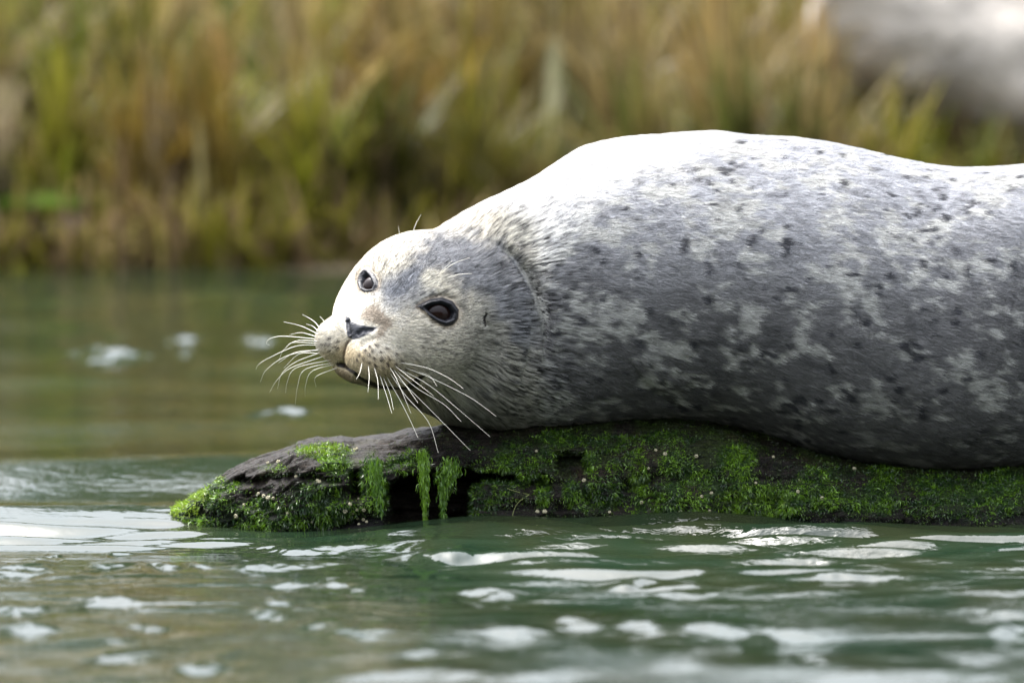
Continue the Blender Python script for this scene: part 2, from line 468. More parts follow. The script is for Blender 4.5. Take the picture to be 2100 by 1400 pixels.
    d, t = pline_dist(SV, hits([(722, 690), (711, 704), (707, 720), (707, 735), (710, 750)])); c = mixc(c, (.10, .065, .035), sstep(.0035, .001, d) * .8)
    npad = sstep(1.5, -1.0, poly_sd([(708, 649), (716, 650), (723, 661), (735, 666), (750, 669), (774, 671), (765, 680), (751, 687), (738, 694), (724, 697), (714, 691), (709, 668)])) * (np.linalg.norm(SV - NOSE, axis=1) < .05)
    c = mixc(c, (.035, .036, .042), npad); bald = np.maximum(bald, npad)
    d, t = pline_dist(SV, np.array([EYE_N + (hit(860, 630)[0] - EYE_N) * k for k in (0.3, 1.0)]))
    e1 = sstep(4, 0, gn); e2 = sstep(1.5, -1.5, gf)
    for e in (e1, e2): c = mixc(c, (.010, .010, .013), e); bald = np.maximum(bald, e)
    spots = [(m[0] / 7 + 630, m[1] / 7 + 620) for m in [(890, 635), (990, 615), (1130, 655), (1050, 710), (930, 690), (830, 685), (885, 750), (960, 795), (1075, 800), (1165, 795), (1275, 740), (715, 825), (805, 800), (880, 850), (970, 900), (1060, 830), (1150, 870), (1270, 880), (1160, 910), (1320, 950), (325, 520), (450, 550), (330, 605), (275, 600), (215, 610), (325, 690), (450, 650), (400, 630), (220, 800), (1350, 830), (1080, 930), (1220, 960), (1640, 640), (1400, 960), (745, 750)]]
    for sx, sy in spots:
        h = hit(sx, sy)[0]
        if h is None: continue
        d = np.linalg.norm(SV - h, axis=1); c = mixc(c, (.05, .035, .025), sstep(.0038, .0012, d) * .95)
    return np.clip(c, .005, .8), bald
SC, BALD = coat()

# ------------------------------------------------------------------ materials
def new_mat(name):
    m = bpy.data.materials.new(name); m.use_nodes = True; n = m.node_tree.nodes; l = m.node_tree.links
    return m, n, l, n['Principled BSDF']
def N(n, kind, **kw):
    x = n.new(kind)
    for k, v in kw.items():
        if k in x.inputs: x.inputs[k].default_value = v
        else: setattr(x, k, v)
    return x
def simple(name, col, rough=.6, spec=.5, noise=None, bump=None):
    m, n, l, b = new_mat(name)
    b.inputs['Roughness'].default_value = rough; b.inputs['Specular IOR Level'].default_value = spec
    b.inputs['Base Color'].default_value = (*col, 1)
    t = N(n, 'ShaderNodeTexCoord')
    if noise:
        nz = N(n, 'ShaderNodeTexNoise', Scale=noise[0], Detail=6.0); l.new(t.outputs['Object'], nz.inputs['Vector'])
        r = N(n, 'ShaderNodeMapRange'); r.inputs['From Min'].default_value = .3; r.inputs['From Max'].default_value = .7
        r.inputs['To Min'].default_value = 1 - noise[1]; r.inputs['To Max'].default_value = 1 + noise[1]
        mx = N(n, 'ShaderNodeVectorMath', operation='SCALE'); mx.inputs[0].default_value = col
        l.new(nz.outputs[0], r.inputs['Value']); l.new(r.outputs[0], mx.inputs['Scale']); l.new(mx.outputs[0], b.inputs['Base Color'])
    if bump:
        nb = N(n, 'ShaderNodeTexNoise', Scale=bump[0], Detail=6.0); l.new(t.outputs['Object'], nb.inputs['Vector'])
        bp = N(n, 'ShaderNodeBump', Distance=bump[1]); l.new(nb.outputs[0], bp.inputs['Height']); l.new(bp.outputs[0], b.inputs['Normal'])
    return m
def coat_material():
    m, n, l, b = new_mat('seal_coat')
    at = N(n, 'ShaderNodeAttribute', attribute_name='coat'); bd = N(n, 'ShaderNodeAttribute', attribute_name='bare')
    g = N(n, 'ShaderNodeNewGeometry')
    mp = N(n, 'ShaderNodeVectorMath', operation='MULTIPLY'); mp.inputs[1].default_value = (60, 420, 420)
    l.new(g.outputs['Position'], mp.inputs[0])
    nz = N(n, 'ShaderNodeTexNoise', Scale=1.0, Detail=4.0); l.new(mp.outputs[0], nz.inputs['Vector'])
    r = N(n, 'ShaderNodeMapRange'); r.inputs['From Min'].default_value = .3; r.inputs['From Max'].default_value = .7
    r.inputs['To Min'].default_value = .7; r.inputs['To Max'].default_value = 1.2; l.new(nz.outputs[0], r.inputs['Value'])
    mx = N(n, 'ShaderNodeVectorMath', operation='SCALE'); l.new(at.outputs['Color'], mx.inputs[0]); l.new(r.outputs[0], mx.inputs['Scale'])
    l.new(mx.outputs[0], b.inputs['Base Color'])
    bp = N(n, 'ShaderNodeBump', Distance=.0012); l.new(nz.outputs[0], bp.inputs['Height']); l.new(bp.outputs[0], b.inputs['Normal'])
    rr = N(n, 'ShaderNodeMapRange'); rr.inputs['To Min'].default_value = .55; rr.inputs['To Max'].default_value = .33
    l.new(bd.outputs['Fac'], rr.inputs['Value']); l.new(rr.outputs[0], b.inputs['Roughness'])
    b.inputs['Specular IOR Level'].default_value = .28
    return m
def fur_material():
    m, n, l, b = new_mat('seal_fur')
    at = N(n, 'ShaderNodeAttribute', attribute_name='tint'); l.new(at.outputs['Color'], b.inputs['Base Color'])
    b.inputs['Roughness'].default_value = .5; b.inputs['Specular IOR Level'].default_value = .35
    return m
# ------------------------------------------------------------------ seal objects
seal = thing('harbor_seal', 'spotted grey and white harbour seal lying on the log, whiskered face turned left', 'seal', (.3, .2, .12))
SOFF = np.array(seal.location[:])
SVL = SV - SOFF
body_me.vertices.foreach_set('co', SVL.astype(np.float32).ravel())
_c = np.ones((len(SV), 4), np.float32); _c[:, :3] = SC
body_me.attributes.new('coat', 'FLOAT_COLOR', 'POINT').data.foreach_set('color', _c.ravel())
body_me.attributes.new('bare', 'FLOAT', 'POINT').data.foreach_set('value', BALD.astype(np.float32))
body_me.update(); body_me.materials.append(coat_material())
link('body', body_me, seal)

CREASE = hits([(1010, 500), (1045, 525), (1072, 560), (1092, 600), (1107, 650), (1114, 700), (1108, 745)])
def fur(count, lo_px, hi_px):
    body_me.calc_loop_triangles()
    T = np.empty(len(body_me.loop_triangles) * 3, np.int32); body_me.loop_triangles.foreach_get('vertices', T); T = T.reshape(-1, 3)
    cen = SV[T].mean(1); nn = np.cross(SV[T[:, 1]] - SV[T[:, 0]], SV[T[:, 2]] - SV[T[:, 0]]); ar = np.linalg.norm(nn, axis=1) / 2; nn /= (2 * ar[:, None] + 1e-12)
    view = CAMP - cen; view /= np.linalg.norm(view, axis=1)[:, None]
    px = PX(cen)
    w = ar * ((nn * view).sum(1) > -.35) * np.where(px[:, 0] < 1130, 1.6, 1.0) * np.where(px[:, 0] > 2160, .35, 1.0)
    cd, _ = pline_dist(cen, CREASE); w = w * (1 - .45 * sstep(.008, .003, cd))
    w = np.where(BALD[T].max(1) > .4, 0, w); w /= w.sum()
    k = RNG.choice(len(T), count, p=w)
    a = RNG.random(count); b = RNG.random(count); f = a + b > 1; a[f] = 1 - a[f]; b[f] = 1 - b[f]; c = 1 - a - b
    t = T[k]; mixv = lambda A: A[t[:, 0]] * a[:, None] + A[t[:, 1]] * b[:, None] + A[t[:, 2]] * c[:, None]
    p = mixv(SV); nrm = mixv(SN); nrm /= np.linalg.norm(nrm, axis=1)[:, None]
    col = mixv(SC)
    d = p - NOSE; r = np.linalg.norm(d, axis=1); d /= r[:, None]
    body = sstep(.22, .5, r)
    d = d * (1 - body[:, None]) + np.array((1, 0, -.20)) * body[:, None]
    q = PX(p)
    d[:, 2] -= .25 * sstep(550, 900, q[:, 1]) * body
    d += .16 * np.stack([fbm(p * 30, 2, s) for s in (61, 62, 63)], 1) + RNG.normal(0, .07, (count, 3))
    d -= nrm * (d * nrm).sum(1)[:, None]; d /= np.linalg.norm(d, axis=1)[:, None] + 1e-9
    D0 = (p - NOSE) / r[:, None]
    clump = vnoise(D0 * 120 + r[:, None] * 60, 71) * (1 - body) + vnoise(p * np.array([80, 260, 260]), 72) * body
    neckw = np.exp(-((q[:, 0] - 1105) / 75) ** 2) * sstep(380, 460, q[:, 1])
    L = (.0052 + .0040 * sstep(.03, .3, r)) * RNG.uniform(.7, 1.3, count) * (1 + .15 * neckw)
    lift = .13 + .08 * neckw * (clump > 0) + RNG.uniform(0, .10, count)
    tuft = np.exp(-(np.hypot(q[:, 0] - 1455, q[:, 1] - 280) / 45) ** 2); lift = lift + .12 * tuft; L = L * (1 + .4 * tuft)
    mid = p + d * (L * .5)[:, None] + nrm * (L * lift * .62 + .0002)[:, None]
    tip = p + d * L[:, None] + nrm * (L * lift * .85 + .0001)[:, None]
    root = p - nrm * .0006
    col = col * (1 + (.26 + .12 * (1 - body) + .45 * neckw) * np.clip(clump * 1.6, -1, 1) + RNG.normal(0, .11, count))[:, None]
    gap = sstep(.28, .55, -clump) * np.maximum(neckw, .45 * (1 - body) * sstep(.05, .12, r)) * .85
    col = col * (1 - gap)[:, None]
    hc = bpy.data.hair_curves.new('fur'); hc.add_curves([3] * count)
    pts = np.stack([root, mid, tip], 1).reshape(-1, 3) - SOFF
    hc.attributes['position'].data.foreach_set('vector', pts.astype(np.float32).ravel())
    rad = np.tile([1.0, .8, .12], count) * np.repeat(RNG.uniform(.00016, .00028, count), 3)
    ra = hc.attributes.get('radius') or hc.attributes.new('radius', 'FLOAT', 'POINT')
    ra.data.foreach_set('value', rad.astype(np.float32))
    ca = hc.attributes.new('tint', 'FLOAT_COLOR', 'CURVE'); cc = np.ones((count, 4), np.float32); cc[:, :3] = np.clip(col, .004, .85)
    ca.data.foreach_set('color', cc.ravel())
    hc.materials.append(fur_material())
    link('fur', hc, seal, kind='stuff')
fur(370000, 0, 0)

def uv_ball(r, seg=32, ring=20):
    V = []; F = []
    th = np.linspace(0, math.pi, ring + 1)
    V = [(r * math.sin(t) * math.cos(p), r * math.sin(t) * math.sin(p), r * math.cos(t)) for t in th for p in np.linspace(0, 2 * math.pi, seg, endpoint=False)]
    F = [(i * seg + j, (i + 1) * seg + j, (i + 1) * seg + (j + 1) % seg, i * seg + (j + 1) % seg) for i in range(ring) for j in range(seg)]
    return np.array(V), F
eye_mat = simple('wet_dark_eye', (.012, .006, .005), .02, .2)
for anc, nor, r in ((EYE_N, EYE_NN, .0245), (EYE_F, EYE_FN, .0200)):
    V, F = uv_ball(r)
    e = link('eye', mesh_np('eye', V, F, eye_mat), seal)
    e.location = Vector(anc - nor * (r + .0006) - SOFF)
rim_mat = simple('wet_eyelid', (.012, .012, .015), .22, .6)

whisk_mat = simple('whisker', (.62, .59, .50), .35, .5)
def tube(pts, r0, r1, sides=4, n=14, taper=1.0):
    pts = np.array(pts, float)
    # smooth polyline (Catmull-Rom)
    e = np.vstack([2 * pts[0] - pts[1], pts, 2 * pts[-1] - pts[-2]]); out = []
    seg = len(pts) - 1
    for k in np.linspace(0, seg - 1e-6, n):
        i = int(k); t = k - i; a, b, c, d = e[i], e[i + 1], e[i + 2], e[i + 3]
        out.append(.5 * ((2 * b) + (c - a) * t + (2 * a - 5 * b + 4 * c - d) * t * t + (3 * b - a - 3 * c + d) * t ** 3))
    out = np.array(out); tan = np.gradient(out, axis=0); tan /= np.linalg.norm(tan, axis=1)[:, None] + 1e-12
    up = np.tile([0.13, -1.0, .21], (n, 1)); s = np.cross(tan, up); s /= np.linalg.norm(s, axis=1)[:, None] + 1e-9; u = np.cross(s, tan)
    R = r0 + (r1 - r0) * np.linspace(0, 1, n) ** taper
    V = np.concatenate([out + (s * math.cos(a) + u * math.sin(a)) * R[:, None] for a in np.arange(sides) * 2 * math.pi / sides])
    F = [(j * n + i, j * n + i + 1, ((j + 1) % sides) * n + i + 1, ((j + 1) % sides) * n + i) for j in range(sides) for i in range(n - 1)]
    return V, np.array(F)
def whisker(crop, dy):
    px = [(500 + x / 2.8, 440 + y / 2.8) for x, y in crop]
    b, _ = hit(*px[0])
    if b is None:
        for k in (5, 10, 16, 24, 34):
            b, _ = hit(px[0][0] + k, px[0][1] + k * .15)
            if b is not None: break
    pts = [b]
    n = len(px) - 1
    for i in range(1, n + 1): pts.append(P(px[i][0], px[i][1], b[1] + dy * (i / n)))
    V, F = tube(pts, .00062, .0002, n=18)
    link('whisker', mesh_np('whisker', V - SOFF, F, whisk_mat), seal)
LEFT = [[(415,685),(330,640),(228,615)],[(440,655),(400,610),(337,573)],[(485,640),(460,610),(437,585)],[(430,672),(395,640),(358,628)],
 [(415,700),(330,678),(262,690)],[(400,712),(230,698),(150,712),(130,740),(150,750)],[(395,722),(300,725),(230,775),(203,832)],
 [(393,745),(300,755),(150,820),(85,860),(70,888)],[(393,765),(250,810),(130,890),(95,960)],[(395,785),(300,845),(220,910),(193,1000)],
 [(400,800),(270,880),(190,950),(148,1020)],[(405,820),(300,880),(250,960),(240,1025)],[(415,835),(350,890),(310,980),(295,1090)],
 [(422,845),(390,900),(355,980),(352,1045)],[(440,865),(415,930),(415,990)],[(395,735),(280,735),(240,770)],[(400,790),(320,800),(230,880)],[(410,775),(300,790),(200,850)]]
RIGHT = [[(900,850),(1050,880),(1180,940),(1262,1000)],[(930,880),(1080,940),(1300,1050),(1450,1158)],[(900,890),(1050,970),(1200,1090),(1415,1275)],
 [(880,900),(1000,1000),(1150,1090),(1248,1187)],[(860,920),(960,1010),(1150,1200),(1300,1353)],[(840,910),(930,1040),(1060,1190),(1117,1367)],
 [(820,930),(900,1070),(960,1190),(1000,1280)],[(800,930),(840,1030),(860,1120)],[(780,920),(820,1040),(850,1140)],[(750,880),(770,960),(772,1060)],
 [(715,870),(720,930),(713,1020)],[(680,850),(665,910),(645,945)],[(860,890),(930,980),(1000,1080)],[(1000,900),(1070,930),(1110,985)],
 [(840,880),(880,950),(960,1140)],[(870,870),(960,940),(1090,1040)]]
BROW = [[(1130,340),(1200,285),(1300,245)],[(1165,365),(1230,345),(1310,338)],[(1120,350),(1150,310),(1200,262)],[(972,100),(990,50),(1018,0)],[(890,138),(892,100),(886,65)]]
for w_ in LEFT: whisker(w_, .05)
for w_ in RIGHT: whisker(w_, -.06)
for w_ in BROW: whisker(w_, -.01)
# ------------------------------------------------------------------ water surface (structure)
def wave_set(seed, n, l0, l1, spread, rms):
    r = np.random.default_rng(seed); out = []
    for i in range(n):
        lam = l0 * (l1 / l0) ** r.random(); th = r.normal(0, spread); k = 2 * math.pi / lam
        out.append((k * math.sin(th), k * math.cos(th), r.random() * 6.283, rms * math.sqrt(2.0 / n) / k))
    return out
W_NEAR = wave_set(3, 46, .10, .55, .55, .052)
W_FINE = wave_set(5, 44, .045, .15, .42, .25)
W_FAR = wave_set(8, 30, .35, 1.6, .35, .016)
PATCH = [  # photo x, y, width, height, strength: ripples whose near face is tilted up to the sky
 (620,1114,330,20,1.2),(870,1119,190,16,1.1),(590,1164,270,24,1.2),(930,1146,240,28,1.2),(510,1143,80,10,1),(225,1164,110,18,1),(330,1163,70,16,1),(405,1160,70,12,1),
 (98,1132,50,14,1),(240,1127,60,10,1),(20,1170,140,30,1),(585,1200,90,18,.9),(700,1196,150,28,.9),(770,1215,80,20,.9),(240,1241,140,20,1),(30,1260,100,22,1),(60,1297,120,24,1.1),(305,1293,110,24,1),
 (570,1246,50,22,1),(555,1270,100,20,1),(640,1290,80,20,.9),(740,1306,120,26,1),(880,1336,120,28,1),(1010,1222,180,26,1.1),(1040,1306,130,32,1.1),(1170,1289,100,26,1),(1310,1296,110,26,1),
 (1480,1300,170,30,1.0),(1650,1306,190,22,1.0),(1300,1208,120,22,1),(1420,1222,140,22,1),(1480,1194,160,18,1),(1660,1152,75,16,1),(1680,1188,170,18,1.1),(1870,1193,220,18,1.1),
 (2040,1258,160,34,1.1),(2080,1302,90,34,1.1),(1670,1355,100,32,1),(2010,1355,120,32,1),(1390,1378,130,26,1),(1130,1392,160,26,1),(850,1394,420,30,1.1),(420,1366,110,28,.9),(240,1354,150,30,.9),
 (1560,1106,50,6,.8),
 (225,729,180,22,1.1),(370,696,95,20,.95),(225,690,60,16,.95),(375,736,50,12,.7),(530,692,90,20,.95),(600,842,80,17,1.1),(480,607,200,18,.65),(540,850,60,14,.9)]
def water_z(x, y):
    s = x.shape; x = x.ravel(); y = y.ravel()
    p = np.stack([x, y, 0 * x], 1)
    wx = x + .05 * fbm(p * 2.3, 2, 81); wy = y + .09 * fbm(p * np.array([1.6, 2.4, 1]), 2, 82)
    def add(ws):
        z = np.zeros_like(x)
        for kx, ky, ph, a in ws: z += a * np.sin(kx * wx + ky * wy + ph)
        return z
    nearm = sstep(.55, .05, y); side = sstep(-.25, .25, x)
    gust = .55 + .75 * sstep(-.3, .5, fbm(p * np.array([1.6, 1.1, 1]) + 5, 3, 83))
    z = add(W_NEAR) * (.25 + .75 * nearm) * (.55 + .75 * side) * gust * sstep(30, 8, y)
    z += add(W_FAR) * sstep(-.6, .6, y) * sstep(60, 20, y)
    fm = nearm * sstep(-2.4, -.5, y) * (side * sstep(-1.4, -.25, y) * (.35 + gust * 1.15) + .15 + .6 * sstep(-.25, -.50, x) * sstep(-.33, -.12, y) * sstep(.12, .05, y))
    m = fm > .001
    if m.any():
        xx, yy = wx[m], wy[m]; f = np.zeros(m.sum())
        for kx, ky, ph, a in W_FINE: f += a * np.sin(kx * xx * .42 + ky * yy + ph)
        z[m] += f * fm[m]
    # the swell that laps at the log
    lf = sstep(-.22, -.50, x)
    z += -.016 * sstep(-.05, -.40, x) * np.exp(-((y + .12) / .35) ** 2)
    z += lf * (.017 * np.exp(-((y - .20) / .13) ** 2) - .022 * np.exp(-((y - .55) / .22) ** 2))
    z += .009 * np.exp(-((x + .06) / .16) ** 2 - ((y + .10) / .16) ** 2) + .004 * np.exp(-((x - .3) / .3) ** 2 - ((y + .12) / .16) ** 2)
    pw1 = .016 * fbm(p * np.array([9, 5, 1]), 3, 84); pw2 = .085 * fbm(p * np.array([13, 6, 1]), 4, 85, .6)
    for px, py, w, h, st in PATCH:
        D = 1680.0 * 12 / (py + 605.0); yc = D - 12.0; xc = (px - 1050) / FPX * D
        su = w / 2 / FPX * D * .88; sv = h / 2 / (1680.0 * 12 / D ** 2) * (1.15 if px < 560 else .92)
        if yc < .2 and px > 560:                              # in front of the seal only a steep ripple sees over its back
            el = math.atan2(.58 * min(1, (px - 500) / 500), .25 - yc) * (yc < .1); st = min(1.75, max(st, st * (.045 + math.tan(max(el - .10, 0) / 2)) / .105))
        u = (x + pw1 - xc) / su; v = (y + pw2 * sv / .08 - yc - .25 * sv * np.sin(u * 2.1 + px)) / sv
        m = (np.abs(u) < 2.4) & (np.abs(v) < 2.6)
        z[m] += .105 * st * sv * v[m] * np.exp(-v[m] ** 2 - np.abs(u[m]) ** 3)
    return z.reshape(s)
def graded(a0, a1, fine, out_lo, out_hi, g):
    mid = list(np.arange(a0, a1 + fine / 2, fine)); s = fine; x = mid[-1]; hi = []
    while x < out_hi: s *= g; x += s; hi.append(x)
    s = fine; x = a0; lo = []
    while x > out_lo: s *= g; x -= s; lo.append(x)
    return np.array(lo[::-1] + mid + hi)
gx = graded(-.95, .95, .0052, -400, 400, 1.09)
gy = np.concatenate([graded(-2.1, .45, .0062, -60, .45, 1.12), graded(.47, 6.0, .016, .47, 700, 1.10)])
gy = np.unique(np.round(gy, 5))
GX, GY = np.meshgrid(gx, gy, indexing='ij')
GZ = water_z(GX, GY)
nxx, nyy = GX.shape
I = np.arange(nxx * nyy).reshape(nxx, nyy)
WF = np.stack([I[:-1, :-1].ravel(), I[1:, :-1].ravel(), I[1:, 1:].ravel(), I[:-1, 1:].ravel()], 1)
def water_material():
    m, n, l, b = new_mat('river_water')
    b.inputs['Base Color'].default_value = (.018, .026, .014, 1); b.inputs['Roughness'].default_value = .015; b.inputs['IOR'].default_value = 1.333
    g = N(n, 'ShaderNodeNewGeometry')
    nz1 = N(n, 'ShaderNodeTexNoise', Scale=1.0, Detail=4.0, Roughness=.55)
    mp = N(n, 'ShaderNodeVectorMath', operation='MULTIPLY'); mp.inputs[1].default_value = (5, 3, 1)
    l.new(g.outputs['Position'], mp.inputs[0]); l.new(mp.outputs[0], nz1.inputs['Vector'])
    cr = N(n, 'ShaderNodeMapRange'); cr.inputs['From Min'].default_value = .35; cr.inputs['From Max'].default_value = .65
    mixn = N(n, 'ShaderNodeMix', data_type='RGBA'); mixn.inputs[6].default_value = (.0085, .0190, .0098, 1); mixn.inputs[7].default_value = (.0155, .0205, .0090, 1)
    l.new(nz1.outputs[0], cr.inputs['Value']); l.new(cr.outputs[0], mixn.inputs[0]); l.new(mixn.outputs[2], b.inputs['Base Color'])
    mp2 = N(n, 'ShaderNodeVectorMath', operation='MULTIPLY'); mp2.inputs[1].default_value = (22, 30, 1)
    l.new(g.outputs['Position'], mp2.inputs[0])
    nz = N(n, 'ShaderNodeTexNoise', Scale=1.0, Detail=3.0); l.new(mp2.outputs[0], nz.inputs['Vector'])
    bp = N(n, 'ShaderNodeBump', Distance=.0014); l.new(nz.outputs[0], bp.inputs['Height'])
    mp3 = N(n, 'ShaderNodeVectorMath', operation='MULTIPLY'); mp3.inputs[1].default_value = (38, 85, 1)
    l.new(g.outputs['Position'], mp3.inputs[0])
    nz3 = N(n, 'ShaderNodeTexNoise', Scale=1.0, Detail=3.0, Distortion=.6); l.new(mp3.outputs[0], nz3.inputs['Vector'])
    nm = N(n, 'ShaderNodeTexNoise', Scale=1.0, Detail=2.0); mp4 = N(n, 'ShaderNodeVectorMath', operation='MULTIPLY'); mp4.inputs[1].default_value = (3.2, 2.2, 1)
    l.new(g.outputs['Position'], mp4.inputs[0]); l.new(mp4.outputs[0], nm.inputs['Vector'])
    mm = N(n, 'ShaderNodeMapRange'); mm.inputs['From Min'].default_value = .42; mm.inputs['From Max'].default_value = .62; l.new(nm.outputs[0], mm.inputs['Value'])
    b2 = N(n, 'ShaderNodeBump', Distance=.0026); sy = N(n, 'ShaderNodeSeparateXYZ'); l.new(g.outputs['Position'], sy.inputs[0])
    my_ = N(n, 'ShaderNodeMapRange'); my_.inputs['From Min'].default_value = .35; my_.inputs['From Max'].default_value = -.05; l.new(sy.outputs['Y'], my_.inputs['Value'])
    mx_ = N(n, 'ShaderNodeMapRange'); mx_.inputs['From Min'].default_value = -.55; mx_.inputs['From Max'].default_value = .25; mx_.inputs['To Min'].default_value = .25; l.new(sy.outputs['X'], mx_.inputs['Value'])
    m1 = N(n, 'ShaderNodeMath', operation='MULTIPLY'); l.new(mm.outputs[0], m1.inputs[0]); l.new(my_.outputs[0], m1.inputs[1])
    m2 = N(n, 'ShaderNodeMath', operation='MULTIPLY'); l.new(m1.outputs[0], m2.inputs[0]); l.new(mx_.outputs[0], m2.inputs[1]); l.new(m2.outputs[0], b2.inputs['Strength']); l.new(nz3.outputs[0], b2.inputs['Height'])
    l.new(bp.outputs[0], b2.inputs['Normal']); l.new(b2.outputs[0], b.inputs['Normal'])
    return m
water_mat = water_material()
link('water', mesh_np('water', np.stack([GX.ravel(), GY.ravel(), GZ.ravel()], 1), WF, water_mat), kind='structure')

# ------------------------------------------------------------------ the log
LOGP = np.array([(276,1106),(290,1098),(318,1080),(350,1057),(400,1027),(420,1008),(450,983),(500,956),(560,938),(600,924),(612,916),(640,912),(700,912),(722,917),(760,909),(850,894),(900,887),(1000,883),(1100,879),(1180,876),(1230,872),(1300,867),(1380,866),(1450,874),(1500,885),(1560,900),(1640,922),(1700,938),(1750,950),(1800,960),(1900,972),(2000,974),(2100,970),(2300,985),(2600,1000),(3000,1010)], float)
_lw = P(LOGP[:, 0], LOGP[:, 1], .04)
LX0, LX1 = _lw[0, 0], _lw[-1, 0]
xs = np.concatenate([LX0 + np.arange(0, .06, .0009), np.arange(LX0 + .06, .80, .0023), np.linspace(.805, LX1, 50)])
th = np.concatenate([np.linspace(-.62 * math.pi, .62 * math.pi, 210), np.linspace(.62 * math.pi, 1.38 * math.pi, 40)[1:-1]])  # 0 = towards the camera, + = up
TX, TH = np.meshgrid(xs, th, indexing='ij')
zt = np.interp(TX, _lw[:, 0], _lw[:, 2]); tip = np.clip((TX - LX0) / .30, 0, 1) ** .55
zb = -.16 * tip - .01; zc = np.where(zt > .03, (zt + zb) / 2 , (zt + zb) / 2)
hd = .012 + .155 * tip; yc = .13 + .03 * (1 - tip)
cs, sn = np.cos(TH), np.sin(TH); e = 2 / 2.7
LXv = TX.ravel()
LY = (yc - hd * np.sign(cs) * np.abs(cs) ** e).ravel(); LZ = (zc + (zt - zc) * np.sign(sn) * np.abs(sn) ** e).ravel()
LV = np.stack([LXv, LY, LZ], 1)
nxl, nyl = TX.shape
I = np.arange(nxl * nyl).reshape(nxl, nyl); J = np.roll(I, -1, 1)
LF = np.stack([I[:-1].ravel(), I[1:].ravel(), J[1:].ravel(), J[:-1].ravel()], 1)[:, ::-1]
LN = vnormals(LV, LF)
if (LN[:, 1] * (LY - .13)).mean() < 0: LF = LF[:, ::-1]; LN = -LN
front = LN[:, 1] < .6
woodm = sstep(.05, -.12, LXv)                              # bare weathered wood towards the tip
gr = np.stack([LXv * 5 + .35 * LZ, LY * 55, LZ * 75 - LXv * 16 * sstep(-.2, -.45, LXv)], 1)
gro = fbm(gr, 4, 91, .6); rid = 1 - 2 * np.abs(fbm(gr * .55 + 4, 3, 92))
disp = .020 * fbm(LV * np.array([7, 10, 12]), 3, 93) + .006 * woodm * fbm(np.stack([LXv * 14, LY * 60, LZ * 60], 1), 3, 99) + (.0075 * gro - .0090 * sstep(.70, .95, rid) + .0055 * fbm(gr * 2.7, 3, 98, .6)) * (.5 + .5 * woodm)
disp += (.0050 * fbm(LV * 70, 3, 94) + .0075 * fbm(LV * 28, 3, 95)) * (1 - .55 * woodm)
disp -= .012 * sstep(.25, .6, fbm(LV * np.array([16, 30, 30]) + 8, 3, 96))
disp *= np.minimum(1, .45 + (LXv - LX0) / .15) * np.where(LN[:, 2] > .8, .45, 1)
LV2 = LV + LN * disp[:, None]
LQ = PX(LV2)
def poly_sd2(Q, poly):
    global QP
    keep = QP; QP = Q; r = poly_sd(poly); QP = keep; return r
wob = 9 * fbm(LV * 45, 3, 97)
hole = sstep(4, -14, poly_sd2(LQ, [(788,1085),(790,990),(826,977),(900,966),(948,955),(1000,962),(1062,970),(1062,988),(1000,995),(970,1012),(966,1080)]) + wob)
hole2 = sstep(4, -8, poly_sd2(LQ, [(713,966),(742,962),(748,1000),(738,1028),(720,1024)]) + wob)
hole3 = sstep(4, -10, poly_sd2(LQ, [(1138,930),(1205,925),(1214,965),(1160,982),(1140,972)]) + wob)
hole4 = sstep(4, -8, poly_sd2(LQ, [(470,985),(600,966),(700,985),(702,994),(600,985),(500,1004)]) + wob)
hole5 = sstep(4, -8, poly_sd2(LQ, [(1060,985),(1120,975),(1135,1010),(1080,1020)]) + wob)
LV2[:, 1] += front * (.085 * hole + .035 * hole2 + .030 * hole3 + .014 * hole4 + .02 * hole5)
LQ = PX(LV2)
